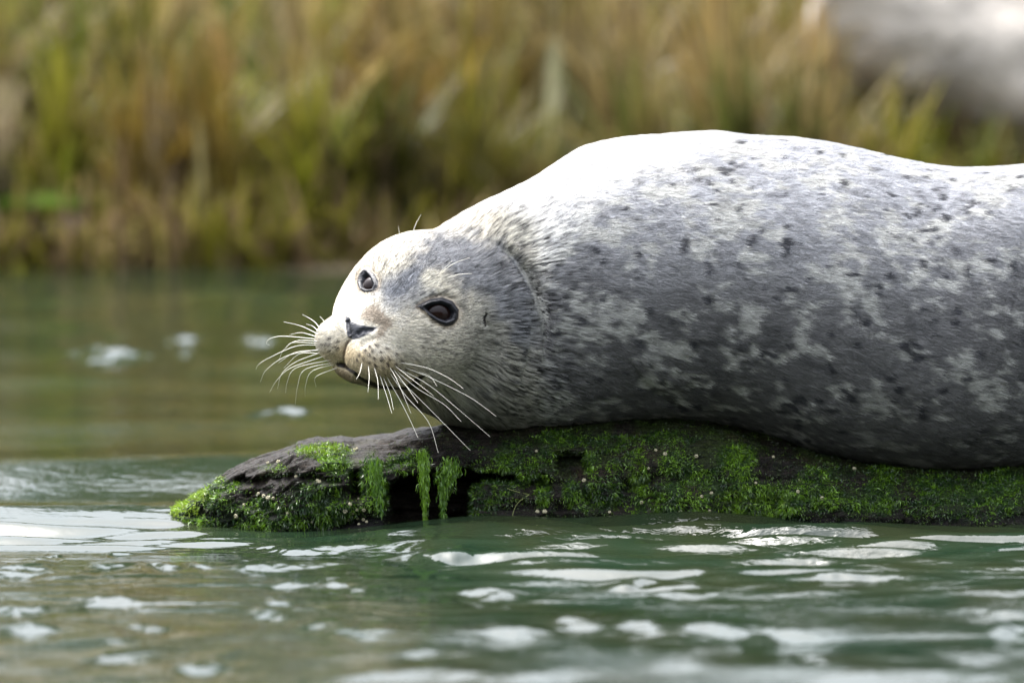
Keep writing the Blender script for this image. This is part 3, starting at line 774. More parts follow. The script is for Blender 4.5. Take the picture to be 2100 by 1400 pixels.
ALG = [(1000,1000,60,40,.6,.4),(1060,960,50,40,.6,.6),(1160,900,70,18,.8,.5),(1240,1010,50,40,.6,.5),(1380,1020,50,36,.8,.6),(1680,1000,60,50,.7,.5),(1760,1020,40,36,.7,.4),(1920,1010,70,46,.75,.4),(2010,1030,70,40,.8,.4),(1340,1045,60,22,.8,.6),(540,1040,60,26,.7,.5),  # photo x, y, half width, half height, density, brightness
 (665,925,62,16,1.2,1.0),(690,950,38,22,1.0,.8),(700,985,28,34,.8,.55),(655,1045,90,34,.75,.4),(760,985,24,60,1,.55),(775,1000,20,55,.8,.5),(820,950,36,20,1,.65),(845,940,22,22,.8,.6),
 (440,985,26,14,.9,1.0),(410,1012,30,18,1,1.1),(375,1045,34,22,1.1,1.15),(345,1078,34,20,1.3,1.25),(322,1088,22,12,1.3,1.3),(400,1075,60,22,1,.8),(470,1050,34,26,.6,.5),(440,1020,30,26,.9,.7),(520,1080,60,14,.9,.7),(560,1065,40,22,.8,.6),(620,1062,110,24,.9,.45),(480,998,40,12,.55,.8),(560,958,34,8,.45,.9),(640,1005,40,24,.6,.45),(600,1030,50,22,.45,.4),
 (870,945,16,26,1,.8),(915,975,26,26,1,.6),(1035,945,26,28,.9,.6),(975,925,30,22,.6,.4),(990,1035,32,30,.7,.3),(1120,930,18,50,.8,.5),(1115,1005,16,36,.9,.7),(1172,1010,20,30,.8,.6),
 (1245,908,50,20,.8,.5),(1214,945,16,34,.9,.7),(1262,958,18,22,.8,.7),(1310,985,20,70,1,.75),(1300,945,26,20,.8,.7),(1390,950,40,30,.7,.7),(1420,975,30,25,.8,.7),(1510,940,40,32,1,.75),(1480,985,60,30,.8,.6),
 (1550,1030,100,40,1.2,.8),(1450,1040,40,34,.8,.6),(1610,1030,50,40,1,.6),(1500,975,50,30,.8,.8),(1810,1005,50,52,1,.45),(1720,985,40,34,.4,.35),(1880,1020,50,40,.6,.3),(1960,1030,60,36,.7,.28),(2050,1010,60,50,.9,.4),(2160,1020,70,50,.8,.4),
 (1060,915,40,20,.5,.35),(1350,900,90,18,.5,.3),(1200,1030,26,22,.5,.5),(480,1080,30,12,.9,.8)]
def algae_density(Q, seed=101, V=None):
    d = np.zeros(len(Q)); br = np.full(len(Q), .3)
    for x, y, a, b, k, c in ALG:
        f = k * sstep(1.25, .55, np.hypot((Q[:, 0] - x) / a, (Q[:, 1] - y) / b)); br = np.where(f > d, c, br); d = np.maximum(d, f)
    return d, br
ad, abr = algae_density(LQ)
ad = ad * sstep(-.35, .15, fbm(LV * 38, 3, 103)) * (1 - hole)
woodc = np.array((.0075, .0058, .0045)) * (1 + .6 * gro)[:, None]
weath = sstep(1000, 850, LQ[:, 0]) * sstep(.15, .65, LN[:, 2] + .5 * gro) * sstep(1000, 955, LQ[:, 1])
lc = mixc(woodc, np.array((.0105, .0075, .0050)), np.clip(weath * (.45 + .9 * gro), 0, 1))
lc = mixc(lc, (.022, .021, .007), sstep(.18, .5, fbm(LV * 22, 4, 104)) * .45 * sstep(.02, .08, LZ))
lc = mixc(lc, (.015, .010, .006), sstep(.1, .5, fbm(LV * 12, 3, 105)) * .6)
lc = mixc(lc, (.012, .020, .004), sstep(.2, .8, LN[:, 2]) * sstep(-.05, .10, LXv) * sstep(-.4, .3, fbm(LV * 30, 3, 108)) * .75)
alc = np.array((.010, .024, .004))[None] * (.5 + abr)[:, None]
lc = lc * (1 - .85 * np.clip(ad, 0, 1)[:, None]) + alc * .85 * np.clip(ad, 0, 1)[:, None]
wl_ = sstep(.035, .005, LZ); lc = lc * (1 - .45 * wl_)[:, None]
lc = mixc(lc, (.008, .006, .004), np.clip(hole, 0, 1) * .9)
def log_material():
    m, n, l, b = new_mat('wet_weathered_wood')
    at = N(n, 'ShaderNodeAttribute', attribute_name='tone'); t = N(n, 'ShaderNodeNewGeometry')
    nz = N(n, 'ShaderNodeTexNoise', Scale=260.0, Detail=5.0, Roughness=.6); l.new(t.outputs['Position'], nz.inputs['Vector'])
    r = N(n, 'ShaderNodeMapRange'); r.inputs['From Min'].default_value = .3; r.inputs['From Max'].default_value = .7
    r.inputs['To Min'].default_value = .35; r.inputs['To Max'].default_value = 1.7; l.new(nz.outputs[0], r.inputs['Value'])
    mx = N(n, 'ShaderNodeVectorMath', operation='SCALE'); l.new(at.outputs['Color'], mx.inputs[0]); l.new(r.outputs[0], mx.inputs['Scale'])
    ms = N(n, 'ShaderNodeVectorMath', operation='MULTIPLY'); ms.inputs[1].default_value = (45, 380, 420); l.new(t.outputs['Position'], ms.inputs[0])
    ns = N(n, 'ShaderNodeTexNoise', Scale=1.0, Detail=4.0, Distortion=.4); l.new(ms.outputs[0], ns.inputs['Vector'])
    r2 = N(n, 'ShaderNodeMapRange'); r2.inputs['From Min'].default_value = .35; r2.inputs['From Max'].default_value = .68
    r2.inputs['To Min'].default_value = .30; r2.inputs['To Max'].default_value = 2.1; l.new(ns.outputs[0], r2.inputs['Value'])
    my = N(n, 'ShaderNodeVectorMath', operation='SCALE'); l.new(mx.outputs[0], my.inputs[0]); l.new(r2.outputs[0], my.inputs['Scale'])
    l.new(my.outputs[0], b.inputs['Base Color'])
    bp = N(n, 'ShaderNodeBump', Distance=.003); l.new(nz.outputs[0], bp.inputs['Height']); l.new(bp.outputs[0], b.inputs['Normal'])
    b.inputs['Roughness'].default_value = .5; b.inputs['Specular IOR Level'].default_value = .10
    return m
log = thing('floating_log', 'dark rotten log hung with green algae, half sunk in the water under the seal', 'log', (0, .13, 0))
LOFF = np.array(log.location[:])
log_me = mesh_np('trunk', LV2 - LOFF, LF, log_material(), True, {'tone': np.clip(lc, .003, .6)})
link('trunk', log_me, log)
log_bvh = bvh_of(LV2, LF.tolist())
LN2 = vnormals(LV2, LF)

# ---- algae: thousands of small wet ribbons rooted on the log
def ribbons(root, d0, length, width, nrm, seg, curl, grav, rs):
    n = len(root); P_ = root.copy(); d = d0.copy(); pts = [P_.copy()]
    ph = rs.random(n) * 6.28; ax = np.cross(d0, nrm)
    for s in range(seg):
        d = d + grav * np.array([0, 0, -1.0]) + curl[:, None] * (nrm * np.sin(ph + s * 1.9)[:, None] + ax * np.cos(ph * 1.7 + s * 2.3)[:, None])
        d /= np.linalg.norm(d, axis=1)[:, None] + 1e-9
        P_ = P_ + d * (length / seg)[:, None]; pts.append(P_.copy())
    pts = np.stack(pts, 1); side = rs.normal(0, 1, (n, 3)); side[:, 1] *= .3; side -= d0 * (side * d0).sum(1)[:, None]; side /= np.linalg.norm(side, axis=1)[:, None]
    wv = np.array([.7] + [1.0] * (seg - 1) + [.25])
    A = pts + side[:, None, :] * (width[:, None] * wv)[..., None] / 2; B = pts - side[:, None, :] * (width[:, None] * wv)[..., None] / 2
    V = np.stack([A, B], 2).reshape(n, -1, 3); k = V.shape[1]
    base = (np.arange(n) * k)[:, None]
    F = np.concatenate([base + np.array([2 * s, 2 * s + 1, 2 * s + 3, 2 * s + 2]) for s in range(seg)], 1).reshape(-1, 4)
    return V.reshape(-1, 3), F, k
def sample_log(n, rs):
    area = np.linalg.norm(np.cross(LV2[LF[:, 2]] - LV2[LF[:, 0]], LV2[LF[:, 3]] - LV2[LF[:, 1]]), axis=1) / 2
    cen = LV2[LF].mean(1); q = PX(cen); d, br = algae_density(q)
    patchy = sstep(-.30, .25, fbm(cen * 34, 3, 103)); hl = hole[LF].mean(1)
    base = .55 * sstep(-.35, .35, fbm(cen * 26, 3, 109)) * sstep(.9, .2, LN2[LF[:, 0], 2] * (q[:, 0] < 900)) + .05 + .30 * (q[:, 0] > 1000)
    w = area * (np.clip(d, 0, 1.3) * patchy + base) * (1 - .95 * hl) * (LN2[LF[:, 0], 1] < .75) * (cen[:, 0] < .95) * (cen[:, 2] > -.01); w /= w.sum()
    k = rs.choice(len(LF), n, p=w); t = rs.random((n, 2)); f = LF[k]
    p = (LV2[f[:, 0]] * ((1 - t[:, 0]) * (1 - t[:, 1]))[:, None] + LV2[f[:, 1]] * (t[:, 0] * (1 - t[:, 1]))[:, None] + LV2[f[:, 2]] * (t[:, 0] * t[:, 1])[:, None] + LV2[f[:, 3]] * ((1 - t[:, 0]) * t[:, 1])[:, None])
    return p, LN2[f[:, 0]], br[k], d[k]
def algae_material():
    m, n, l, b = new_mat('wet_green_algae')
    at = N(n, 'ShaderNodeAttribute', attribute_name='tone'); l.new(at.outputs['Color'], b.inputs['Base Color'])
    b.inputs['Roughness'].default_value = .28; b.inputs['Specular IOR Level'].default_value = .5
    tr = N(n, 'ShaderNodeBsdfTranslucent'); l.new(at.outputs['Color'], tr.inputs['Color'])
    mx = N(n, 'ShaderNodeMixShader'); mx.inputs[0].default_value = .3
    l.new(b.outputs[0], mx.inputs[1]); l.new(tr.outputs[0], mx.inputs[2]); l.new(mx.outputs[0], n['Material Output'].inputs['Surface'])
    return m
alg_mat = algae_material()
rs = np.random.default_rng(5)
p, nn, br, dd = sample_log(215000, rs); n = len(p)
L_ = rs.uniform(.004, .010, n) * (.7 + .5 * np.clip(dd, 0, 1)) * np.where(dd < .15, .6, 1); Wd = rs.uniform(.0004, .0015, n)
d0 = nn * .55 + np.array([0, 0, -.55]) + rs.normal(0, .6, (n, 3)); d0 /= np.linalg.norm(d0, axis=1)[:, None]
V, F, k = ribbons(p - nn * .0008, d0, L_, Wd, nn, 2, rs.uniform(.5, 1.7, n), .30, rs)
q = PX(p)
gcol = mixc(np.tile(np.array((.014, .046, .007)), (n, 1)), np.array((.165, .320, .014)), np.clip(br * .8 - .1 + .9 * fbm(p * 85, 2, 151) + rs.normal(0, .15, n), 0, 1))
gcol = mixc(gcol, np.array((.34, .36, .03)), np.clip(br - .85 + rs.normal(0, .12, n), 0, .8))
gcol = mixc(gcol, np.array((.05, .05, .03)), ((dd < .2) * rs.random(n)) * .7)
gcol *= rs.uniform(.6, 1.35, n)[:, None]
link('algae', mesh_np('algae', V - LOFF, F, alg_mat, True, {'tone': np.repeat(np.clip(gcol, .004, .6), k, 0)}), log, kind='stuff')
# the two fronds that hang across the hollow, and a shorter one to their left
def frond(points, seed, bright):
    rr = np.random.default_rng(seed); R = []; D = []; Ln = []; Wn = []
    for x, y, sp in points:
        for _ in range(int(22 + sp * 3)):
            a = rr.normal(0, sp * .42); c = P(x + a, y + rr.uniform(-15, 15), -.035 + rr.normal(0, .004)); R.append(c)
            D.append((rr.normal(0, .25), rr.normal(0, .25), -1)); Ln.append(rr.uniform(.007, .018)); Wn.append(rr.uniform(.0006, .0018))
    R, D, Ln, Wn = map(np.array, (R, D, Ln, Wn)); D = D / np.linalg.norm(D, axis=1)[:, None]; n = len(R)
    V, F, k = ribbons(R, D, Ln, Wn, np.tile([0, -1.0, 0], (n, 1)), 3, rr.uniform(.4, 1.5, n), .45, rr)
    c = mixc(np.tile(np.array((.035, .10, .012)), (n, 1)), np.array((.16, .30, .02)), np.clip(bright + rr.normal(0, .25, n), 0, 1))
    link('hanging_algae', mesh_np('hanging_algae', V - LOFF, F, alg_mat, True, {'tone': np.repeat(c, k, 0)}), log)
frond([(868,934,14),(868,950,14),(868,966,13),(869,982,12),(870,998,10),(871,1014,8),(872,1030,5),(871,1044,3),(871,1054,2)], 1, .75)
frond([(925,948,22),(918,962,24),(914,978,22),(912,992,17),(909,1006,12),(907,1020,8),(906,1034,5),(907,1046,3),(908,1054,2)], 2, .4)
frond([(768,950,18),(770,970,20),(772,990,18),(776,1010,14),(780,1030,8)], 3, .4)
# barnacles
def barnacle_mesh(seed, r):
    rr = random.Random(seed); n = 12; prof = [(1.0, 0), (.86, .35), (.66, .62), (.50, .70), (.40, .52), (.30, .30), (.0, .36)]
    V = []; F = []
    for j, (a, z) in enumerate(prof):
        for i in range(n):
            w = 1 + .10 * math.cos(i * math.pi) * (j < 4) + rr.uniform(-.06, .06)
            V.append((r * a * w * math.cos(i * 6.2832 / n), r * a * w * math.sin(i * 6.2832 / n), r * z * (1 + .15 * math.cos(i * math.pi) * (j in (2, 3)))))
    for j in range(len(prof) - 1):
        for i in range(n): F.append((j * n + i, j * n + (i + 1) % n, (j + 1) * n + (i + 1) % n, (j + 1) * n + i))
    return mesh_np('barnacle', V, F, barn_mat)
barn_mat = simple('barnacle_shell', (.34, .31, .20), .6, .4, noise=(400, .35))
bms = [barnacle_mesh(s, 1.0) for s in range(4)]
BARN = [(571,947,5.5),(608,977,5),(541,1017,5),(550,1021,6),(560,1021,4.5),(485,1058,6.5),(501,1070,5.5),(655,988,5),(651,985,4),(718,1034,5),(708,1048,6),(732,1045,4),(746,1045,5),(715,1065,4.5),(745,1065,4.5),(733,1062,4),(706,1078,5),(752,1070,4),(530,1012,4),(541,1040,4),(473,1078,5),(420,1079,5.5),(452,1090,4),(549,949,4),(1345,923,4),(1364,931,5.5),(1198,985,5.5),(1117,1049,6),(1102,1049,5),(1439,1018,4.5),(1459,1011,4.5),(1636,1008,5),(1686,1021,6),(1395,1049,5),(1455,1047,4),(1586,937,4),(1752,961,5),(1428,935,5),(1316,1030,5),(1100,925,4),(925,950,3.5),(730,922,6),(1640,985,4),(1550,990,3.5),(735,1023,3),(723,1052,3.5),(736,1075,3.5),(500,1035,4),(590,1052,4),(640,1070,3.5),(1250,1050,4),(1500,1055,4),(1330,960,3.5)]
for i, (x, y, r) in enumerate(BARN):
    h, nr = hit(x, y, log_bvh)
    if h is None or h[2] < 0: continue
    b_ = link('barnacle', bms[i % 4], log); b_.scale = (r / 1400 * .85,) * 3
    b_.location = Vector(h + nr * .0004 - LOFF); b_.rotation_euler = Vector(nr + np.array([0, -.5, 0])).to_track_quat('Z', 'Y').to_euler()
# a thin stem caught against the log
pts = [hit(x, y, log_bvh)[0] + np.array([0, -.006, 0]) for x, y in ((1040, 1000), (1056, 1006), (1085, 1013))]
stem = thing('plant_sprig', 'thin pale green forked stem caught on the front of the log near the water', 'stem', tuple(pts[1]))
stem_mat = simple('pale_stem', (.15, .17, .05), .5, .4, noise=(90, .2))
V, F = tube(pts, .0006, .0004, n=8); link('stalk', mesh_np('stalk', V - pts[1], F, stem_mat), stem)
pts2 = [pts[2]] + [hit(x, y, log_bvh)[0] + np.array([0, -.006, 0]) for x, y in ((1066, 1026), (1056, 1040), (1050, 1060))]
V, F = tube(pts2, .0006, .0004, n=10); link('stalk', mesh_np('stalk', V - pts[1], F, stem_mat), stem)
# ------------------------------------------------------------------ far bank: ground, grass, driftwood, trees
def bank_h(x, y):
    s = np.maximum(y - 5.55 - .06 * np.sin(x * 2.1) - .05 * np.sin(x * 5.3 + 1), -1.5)
    return np.where(s < 0, s * .25, .05 * (1 - np.exp(-s / .12)) + .14 * s) + 0 * x
bx = graded(-3, 3, .05, -700, 700, 1.15); by = np.concatenate([np.arange(4.8, 9, .04), graded(9, 9.2, .1, 9, 1500, 1.15)[1:]])
BX, BY = np.meshgrid(bx, by, indexing='ij'); BZ = bank_h(BX, BY)
pp = np.stack([BX.ravel(), BY.ravel(), 0 * BX.ravel()], 1)
BZ = np.minimum(BZ, 6 + 0 * BZ) + (.03 * fbm(pp * 6, 3, 121)).reshape(BX.shape) * (BY < 20)
I = np.arange(BX.size).reshape(BX.shape); BF = np.stack([I[:-1, :-1].ravel(), I[1:, :-1].ravel(), I[1:, 1:].ravel(), I[:-1, 1:].ravel()], 1)
soil = simple('river_bank_mud', (.14, .105, .062), .7, .3, noise=(3.0, .5), bump=(40, .01))
link('ground', mesh_np('ground', np.stack([BX.ravel(), BY.ravel(), BZ.ravel()], 1), BF, soil), kind='structure')

V, F = np.array([(-400, -400, -1), (400, -400, 3), (400, -33, .4), (-400, -33, .4), (-400, -31, -.6), (400, -31, -.6)], float)[[0, 1, 2, 3, 4, 5]], np.array([(0, 1, 2, 3), (3, 2, 5, 4)])
V[0, 2] = V[1, 2] = 3.0
link('ground', mesh_np('ground', V, F, soil, False), kind='structure')
def blade_material():
    m, n, l, b = new_mat('marsh_grass')
    at = N(n, 'ShaderNodeAttribute', attribute_name='tone'); l.new(at.outputs['Color'], b.inputs['Base Color'])
    b.inputs['Roughness'].default_value = .5; b.inputs['Specular IOR Level'].default_value = .3
    tr = N(n, 'ShaderNodeBsdfTranslucent'); l.new(at.outputs['Color'], tr.inputs['Color'])
    mx = N(n, 'ShaderNodeMixShader'); mx.inputs[0].default_value = .35
    l.new(b.outputs[0], mx.inputs[1]); l.new(tr.outputs[0], mx.inputs[2]); l.new(mx.outputs[0], n['Material Output'].inputs['Surface'])
    return m
blade_mat = blade_material()
STRAW, OLIVE, GREEN, RUST, MAUVE = [np.array(c) for c in ((.36, .275, .105), (.165, .155, .016), (.085, .145, .008), (.25, .140, .035), (.20, .13, .08))]
def blades(base, h, w, lean, col, rs, seg=4):
    n = len(base); az = rs.random(n) * 6.283; dirx = np.stack([np.cos(az), np.sin(az) * .6, 0 * az], 1)
    t = np.linspace(0, 1, seg + 1)
    pts = base[:, None, :] + np.stack([0 * t, 0 * t, t], 1)[None] * (h * (1 - .25 * lean))[:, None, None] + dirx[:, None, :] * (t ** 2)[None, :, None] * (h * lean)[:, None, None]
    pts[:, :, 2] -= (t ** 3)[None] * (h * lean ** 2 * .45)[:, None]
    sd = np.stack([np.cos(az + 1.57 + rs.normal(0, .5, n)), np.sin(az + 1.57), 0 * az], 1)
    wv = w[:, None] * np.array([.8, 1, .9, .65, .12])[None, :seg + 1]
    V = np.stack([pts + sd[:, None] * wv[..., None] / 2, pts - sd[:, None] * wv[..., None] / 2], 2).reshape(n, -1, 3); k = V.shape[1]
    b0 = (np.arange(n) * k)[:, None]
    F = np.concatenate([b0 + np.array([2 * s, 2 * s + 1, 2 * s + 3, 2 * s + 2]) for s in range(seg)], 1).reshape(-1, 4)
    return V.reshape(-1, 3), F, np.repeat(col, k, 0)
rs = np.random.default_rng(21)
n = 50000
x = np.where(rs.random(n) < .62, rs.uniform(-2.8, 2.8, n), rs.uniform(-9, 9, n)); y = 5.50 + 3.2 * rs.random(n) ** 1.5 + (rs.random(n) < .12) * 6 * rs.random(n)
c0 = np.stack([x, y, 0 * x], 1)
# tussocks: pull blades towards clump centres
cl = c0 * np.array([5.5, 4, 0]); cell = np.floor(cl); jit = np.stack([_hash(cell[:, 0].astype(np.int64), cell[:, 1].astype(np.int64), np.zeros(n, np.int64), s) for s in (1, 2)], 1)
ctr = (cell[:, :2] + .2 + .6 * jit) / np.array([5.5, 4]); pull = rs.uniform(.25, .95, n)[:, None]
xy = c0[:, :2] * (1 - pull) + ctr * pull; xy += rs.normal(0, .012, (n, 2)); x, y = xy[:, 0], np.maximum(xy[:, 1], 5.47)
base = np.stack([x, y, bank_h(x, y) - .02], 1)
Q = PX(base + np.array([0, 0, .18]))
h = rs.uniform(.20, .62, n) * (.75 + .5 * _hash(cell[:, 0].astype(np.int64), cell[:, 1].astype(np.int64), np.zeros(n, np.int64), 9))
f1 = fbm(np.stack([x * 3.0, y * 2, 0 * x], 1), 3, 131); f2 = fbm(np.stack([x * 5.5, y * 3, 3 + 0 * x], 1), 3, 132); f3 = _hash(cell[:, 0].astype(np.int64), cell[:, 1].astype(np.int64), np.zeros(n, np.int64), 12)
col = mixc(np.tile(STRAW, (n, 1)), OLIVE, sstep(-.35, .1, f1 + .6 * (f3 - .5)))
col = mixc(col, GREEN, sstep(.08, .4, f2) * .7); col = mixc(col, RUST, sstep(.2, .45, -f2 + .3 * (f3 - .5)) * .6)
col = mixc(col, MAUVE, (rs.random(n) < .12) * .7)
col = mixc(col, GREEN * 1.2, sstep(150, 60, np.hypot(Q[:, 0] - 480, (Q[:, 1] - 230) * 1.2)) * .8)
gl = sstep(130, 60, np.hypot((Q[:, 0] - 80) * .7, (Q[:, 1] - 425) * 1.6)); col = mixc(col, np.array((.13, .20, .015)), gl * .8); h = h * (1 - .72 * gl)
f4 = _hash(cell[:, 0].astype(np.int64), cell[:, 1].astype(np.int64), np.zeros(n, np.int64), 17)
col = col * (rs.uniform(.55, 1.35, n) * (.35 + .85 * f4 ** 1.2) * .88)[:, None]
h = np.where((y < 5.9), h * .75, h)
qd = PX(base + np.stack([0 * h, 0 * h, h * .7], 1)); dwm = sstep(90, 30, np.abs((qd[:, 1] - 110) - .38 * (qd[:, 0] - 1900)) - 60) * (qd[:, 0] > 1690) * (y < 6.6)
h = h * (1 - .65 * dwm)
nf = 14000; xf = np.where(rs.random(nf) < .65, rs.uniform(-2.6, 2.6, nf), rs.uniform(-9, 9, nf)); yf = rs.uniform(5.44, 5.75, nf); kf = rs.random(nf)
bf = np.stack([xf, yf, bank_h(xf, yf) - .02], 1); ff = fbm(np.stack([xf * 4, yf * 3, 0 * xf], 1), 3, 135)
cf = mixc(np.tile(STRAW, (nf, 1)), OLIVE, sstep(-.2, .2, ff)); cf = mixc(cf, MAUVE, (kf < .4) * .8); cf *= rs.uniform(.8, 1.9, nf)[:, None]
V, F, C = blades(bf, rs.uniform(.06, .26, nf), rs.uniform(.006, .02, nf), rs.uniform(.1, 1.0, nf), cf, rs)
link('bank_edge_grass', mesh_np('bank_edge_grass', V, F, blade_mat, True, {'tone': C}), kind='stuff')
V, F, C = blades(base, h, rs.uniform(.007, .024, n), rs.uniform(.05, .85, n) ** 1.2, col, rs)
link('marsh_grass', mesh_np('marsh_grass', V, F, blade_mat, True, {'tone': C}), kind='stuff')

# clumps that stand out of the blur
def clump(px, py0, py1, lean_px, wid_px, col, Y, label, cat='grass clump', num=60, seed=0, nm='reed_clump', bw=.010):
    rr = np.random.default_rng(seed); b = P(px, py0, Y); t = P(px + lean_px, py1, Y); n = num
    H = t[2] - b[2]; wd = wid_px / FPX * (Y + CAM_D)
    root = thing(nm, label, cat, (b[0], b[1], float(bank_h(b[0], b[1]))))
    off = np.array(root.location[:])
    bs = np.stack([b[0] + rr.normal(0, wd * .3, n), b[1] + rr.normal(0, .03, n), np.full(n, min(b[2], off[2])) - .01], 1)
    seg = 5; tt = np.linspace(0, 1, seg + 1); dx = (t[0] - b[0]) + rr.normal(0, wd * .35, n); hh = (t[2] - bs[:, 2]) * rr.uniform(.6, 1.05, n)
    pts = bs[:, None] + np.stack([np.outer(dx, tt ** 1.2), np.outer(rr.normal(0, .03, n), tt), np.outer(hh, tt)], 2)
    wv = (rr.uniform(.6, 1.3, n) * bw)[:, None] * np.array([.8, 1, 1, .9, .6, .12]); s = np.array([1, .15, .1])
    V = np.stack([pts + s * wv[..., None] / 2, pts - s * wv[..., None] / 2], 2).reshape(n, -1, 3); k = V.shape[1]; b0 = (np.arange(n) * k)[:, None]
    F = np.concatenate([b0 + np.array([2 * q, 2 * q + 1, 2 * q + 3, 2 * q + 2]) for q in range(seg)], 1).reshape(-1, 4)
    cc = np.tile(np.array(col), (n, 1)) * rr.uniform(.7, 1.25, n)[:, None]
    link('blade_tuft', mesh_np('blade_tuft', V.reshape(-1, 3) - off, F, blade_mat, True, {'tone': np.repeat(cc, k, 0)}), root, kind='stuff')
TAN = (.42, .33, .18)
clump(315, 500, 170, 20, 50, TAN, 5.62, 'tall pale tan grass clump right of the bright green mound on the far bank', num=70, seed=1)
clump(240, 520, 260, 10, 30, (.36, .24, .13), 5.60, 'reddish brown grass clump at the water edge left of the tallest pale clump', num=40, seed=2)
clump(425, 560, 240, -20, 26, (.42, .36, .16), 5.60, 'thin olive tan grass clump at the water edge right of the tallest pale clump', num=40, seed=3)
clump(1695, 270, -60, -22, 34, (.33, .22, .08), 5.75, 'upright orange grass clump behind the seal back', num=20, seed=4)
clump(1570, 250, 60, 120, 22, (.42, .33, .17), 5.72, 'tan grass stems leaning right behind the seal back', num=30, seed=5)
clump(1600, 300, 200, -10, 30, (.46, .42, .30), 5.70, 'short pale grass tuft just above the seal back', num=30, seed=6)
clump(470, 190, 20, -20, 60, (.30, .19, .07), 6.0, 'rusty orange grass clump above the yellow green patch', num=60, seed=7)
clump(640, 330, 230, 30, 60, (.36, .31, .18), 5.80, 'short pale curled grass tuft left of the middle of the bank', num=50, seed=8)
clump(1120, 240, 60, 30, 34, (.30, .29, .17), 5.80, 'upright pale green grass clump behind the seal neck', num=14, seed=9)
clump(10, 380, 160, 5, 34, (.34, .28, .17), 5.65, 'pale grass clump cut by the left edge of the photo', num=40, seed=10)
clump(500, 250, 150, 10, 70, (.30, .34, .03), 5.85, 'yellow green grass clump left of the middle of the bank', num=70, seed=11)
# a mossy mound and a mud lump at the left end of the bank
def lump(nm, label, cat, c, r, mat, seed):
    V, F = uv_ball(1.0, 40, 24); V = V * (1 + .22 * fbm(V * 2.2, 3, seed))[:, None] * np.array(r)
    o = link(nm, mesh_np(nm, V, F, mat), label=label, category=cat); o.location = tuple(c)
lump('mossy_mound', 'bright green mossy mound at the left end of the far bank', 'mound', P(80, 415, 5.62), (.17, .10, .028), simple('bright_moss', (.095, .16, .013), .8, .2, noise=(60, .4), bump=(120, .01)), 1)
lump('mud_lump', 'dark purplish brown mud lump below the bright green mound', 'rock', P(135, 478, 5.56), (.07, .06, .045), simple('dark_mud', (.085, .062, .055), .8, .3, noise=(30, .4), bump=(60, .01)), 2)

# driftwood log lying up on the bank, top right
a = P(1690, -50, 6.1); b = P(2640, 360, 5.95); m_ = 90; k_ = 40
t = np.linspace(0, 1, m_)[:, None]; cen = a * (1 - t) + b * t; ax = unit(b - a); u_ = unit(np.cross(ax, (0, 0, 1))); v_ = np.cross(u_, ax)
an = np.linspace(0, 2 * math.pi, k_, endpoint=False); R = .185 * (1 + .05 * np.sin(t * 7)) * np.clip(np.minimum(t, 1 - t) * 40, .2, 1) ** .5
V = cen[:, None] + R[:, :, None] * (np.cos(an)[None, :, None] * u_ + np.sin(an)[None, :, None] * v_)
V = V.reshape(-1, 3); nrm = V - np.repeat(cen, k_, 0); nrm /= np.linalg.norm(nrm, axis=1)[:, None]
V = V + nrm * (.030 * fbm(V * np.array([2, 9, 9]), 3, 141) + .012 * fbm(V * np.array([6, 40, 40]), 3, 142))[:, None]
I = np.arange(m_ * k_).reshape(m_, k_); J = np.roll(I, -1, 1); F = np.stack([I[:-1].ravel(), J[:-1].ravel(), J[1:].ravel(), I[1:].ravel()], 1)
dw = thing('driftwood_log', 'pale grey weathered driftwood log lying on the far bank at the top right', 'log', tuple(cen[m_ // 2]))
link('trunk', mesh_np('trunk', V - np.array(dw.location[:]), F, simple('grey_driftwood', (.43, .385, .33), .8, .25, noise=(6, .4), bump=(40, .01))), dw)

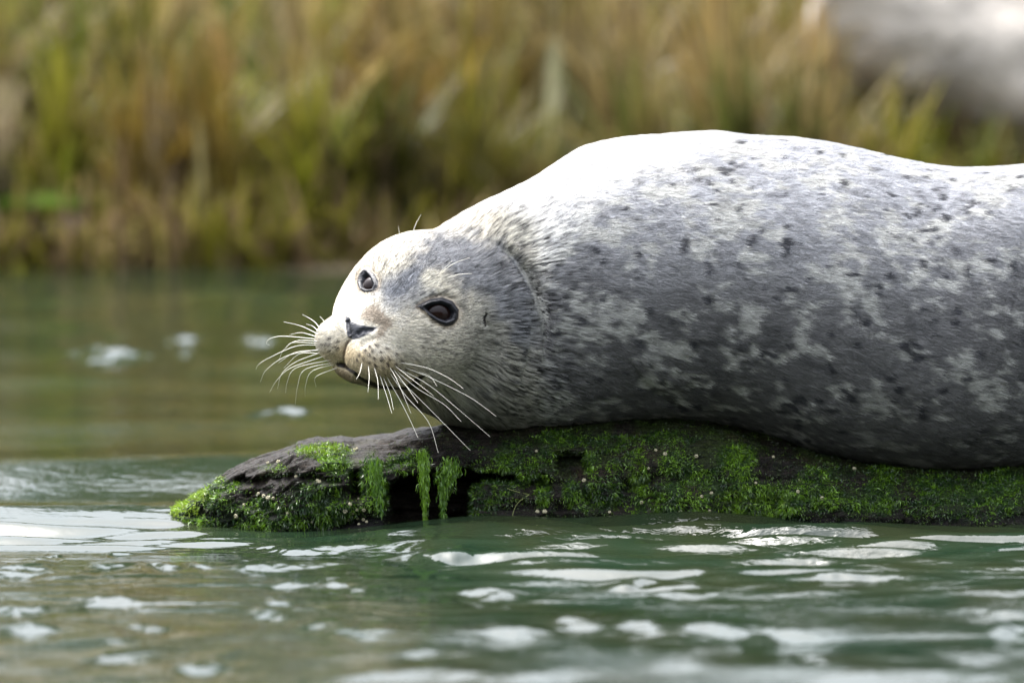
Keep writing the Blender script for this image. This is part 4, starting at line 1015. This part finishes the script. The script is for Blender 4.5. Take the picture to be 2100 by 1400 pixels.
# trees behind the bank (seen as reflections in the water)
crowns = {}
def tree(x, y, H, seed, side=0):
    rr = np.random.default_rng(seed)
    root = thing('tree', ('dark green tree standing well behind the far bank', 'unseen tall dark green tree added behind the photographer to block light')[side], 'tree', (x, y, float(min(bank_h(np.array(x), np.array(y)), 6)) if not side else .3), ('trees behind the far bank', 'light-blocking trees added behind the photographer')[side])
    V, F = tube([(0, 0, -.5), (rr.normal(0, .15), 0, H * .4), (rr.normal(0, .3), 0, H * .92)], H * .022, .03, 8, 10); link('trunk', mesh_np('trunk', V, F, bark_mat), root)
    if seed % 4 in crowns: o = link('crown', crowns[seed % 4][0], root); o.scale = (H / crowns[seed % 4][1],) * 3; return
    n = 2600; u = rr.random(n) ** .8; hh = H * (.06 + .94 * u); rad = H * .26 * np.sqrt(np.maximum(1 - ((u - .38) / .64) ** 2, .02))
    an = rr.random(n) * 6.283; rf = rr.random(n) ** .45
    c = np.stack([np.cos(an) * rad * rf, np.sin(an) * rad * rf, hh], 1); c += .5 * np.stack([fbm(c * .9, 2, s + seed) for s in (1, 2, 3)], 1)
    s = rr.uniform(.16, .42, n) * H / 12; e1 = rr.normal(0, 1, (n, 3)); e1 /= np.linalg.norm(e1, axis=1)[:, None]; e2 = np.cross(e1, rr.normal(0, 1, (n, 3))); e2 /= np.linalg.norm(e2, axis=1)[:, None]
    V = np.stack([c - e1 * s[:, None], c - e2 * s[:, None] * .6, c + e1 * s[:, None], c + e2 * s[:, None] * .6], 1).reshape(-1, 3)
    me = mesh_np('crown', V, np.arange(n * 4).reshape(n, 4), leaf_mat, False); crowns[seed % 4] = (me, H); link('crown', me, root)
bark_mat = simple('bark', (.10, .08, .06), .8, .2, noise=(8, .4)); leaf_mat = simple('tree_leaves', (.070, .085, .022), .6, .3, noise=(1.2, .5))
k = 0
for row, (yy, H0) in enumerate(((27, 4.6), (34, 5.6), (43, 7.2))):
    for xx in np.arange(-24 - row * 6, 24.1 + row * 6, 4.0 + row * .8):
        tree(float(xx + RNG.normal(0, .8)), float(yy + RNG.normal(0, 1.6)), float(H0 * RNG.uniform(.8, 1.15)), 300 + k); k += 1
for j, xx in enumerate(np.arange(-34, 34.1, 3.6)):          # unseen trees added behind the photographer to cut the frontal light
    for yy in (-36, -42):
        tree(float(xx + RNG.normal(0, .8)), float(yy + RNG.normal(0, 1)), float(14 * RNG.uniform(.85, 1.15)), 500 + k, 1); k += 1
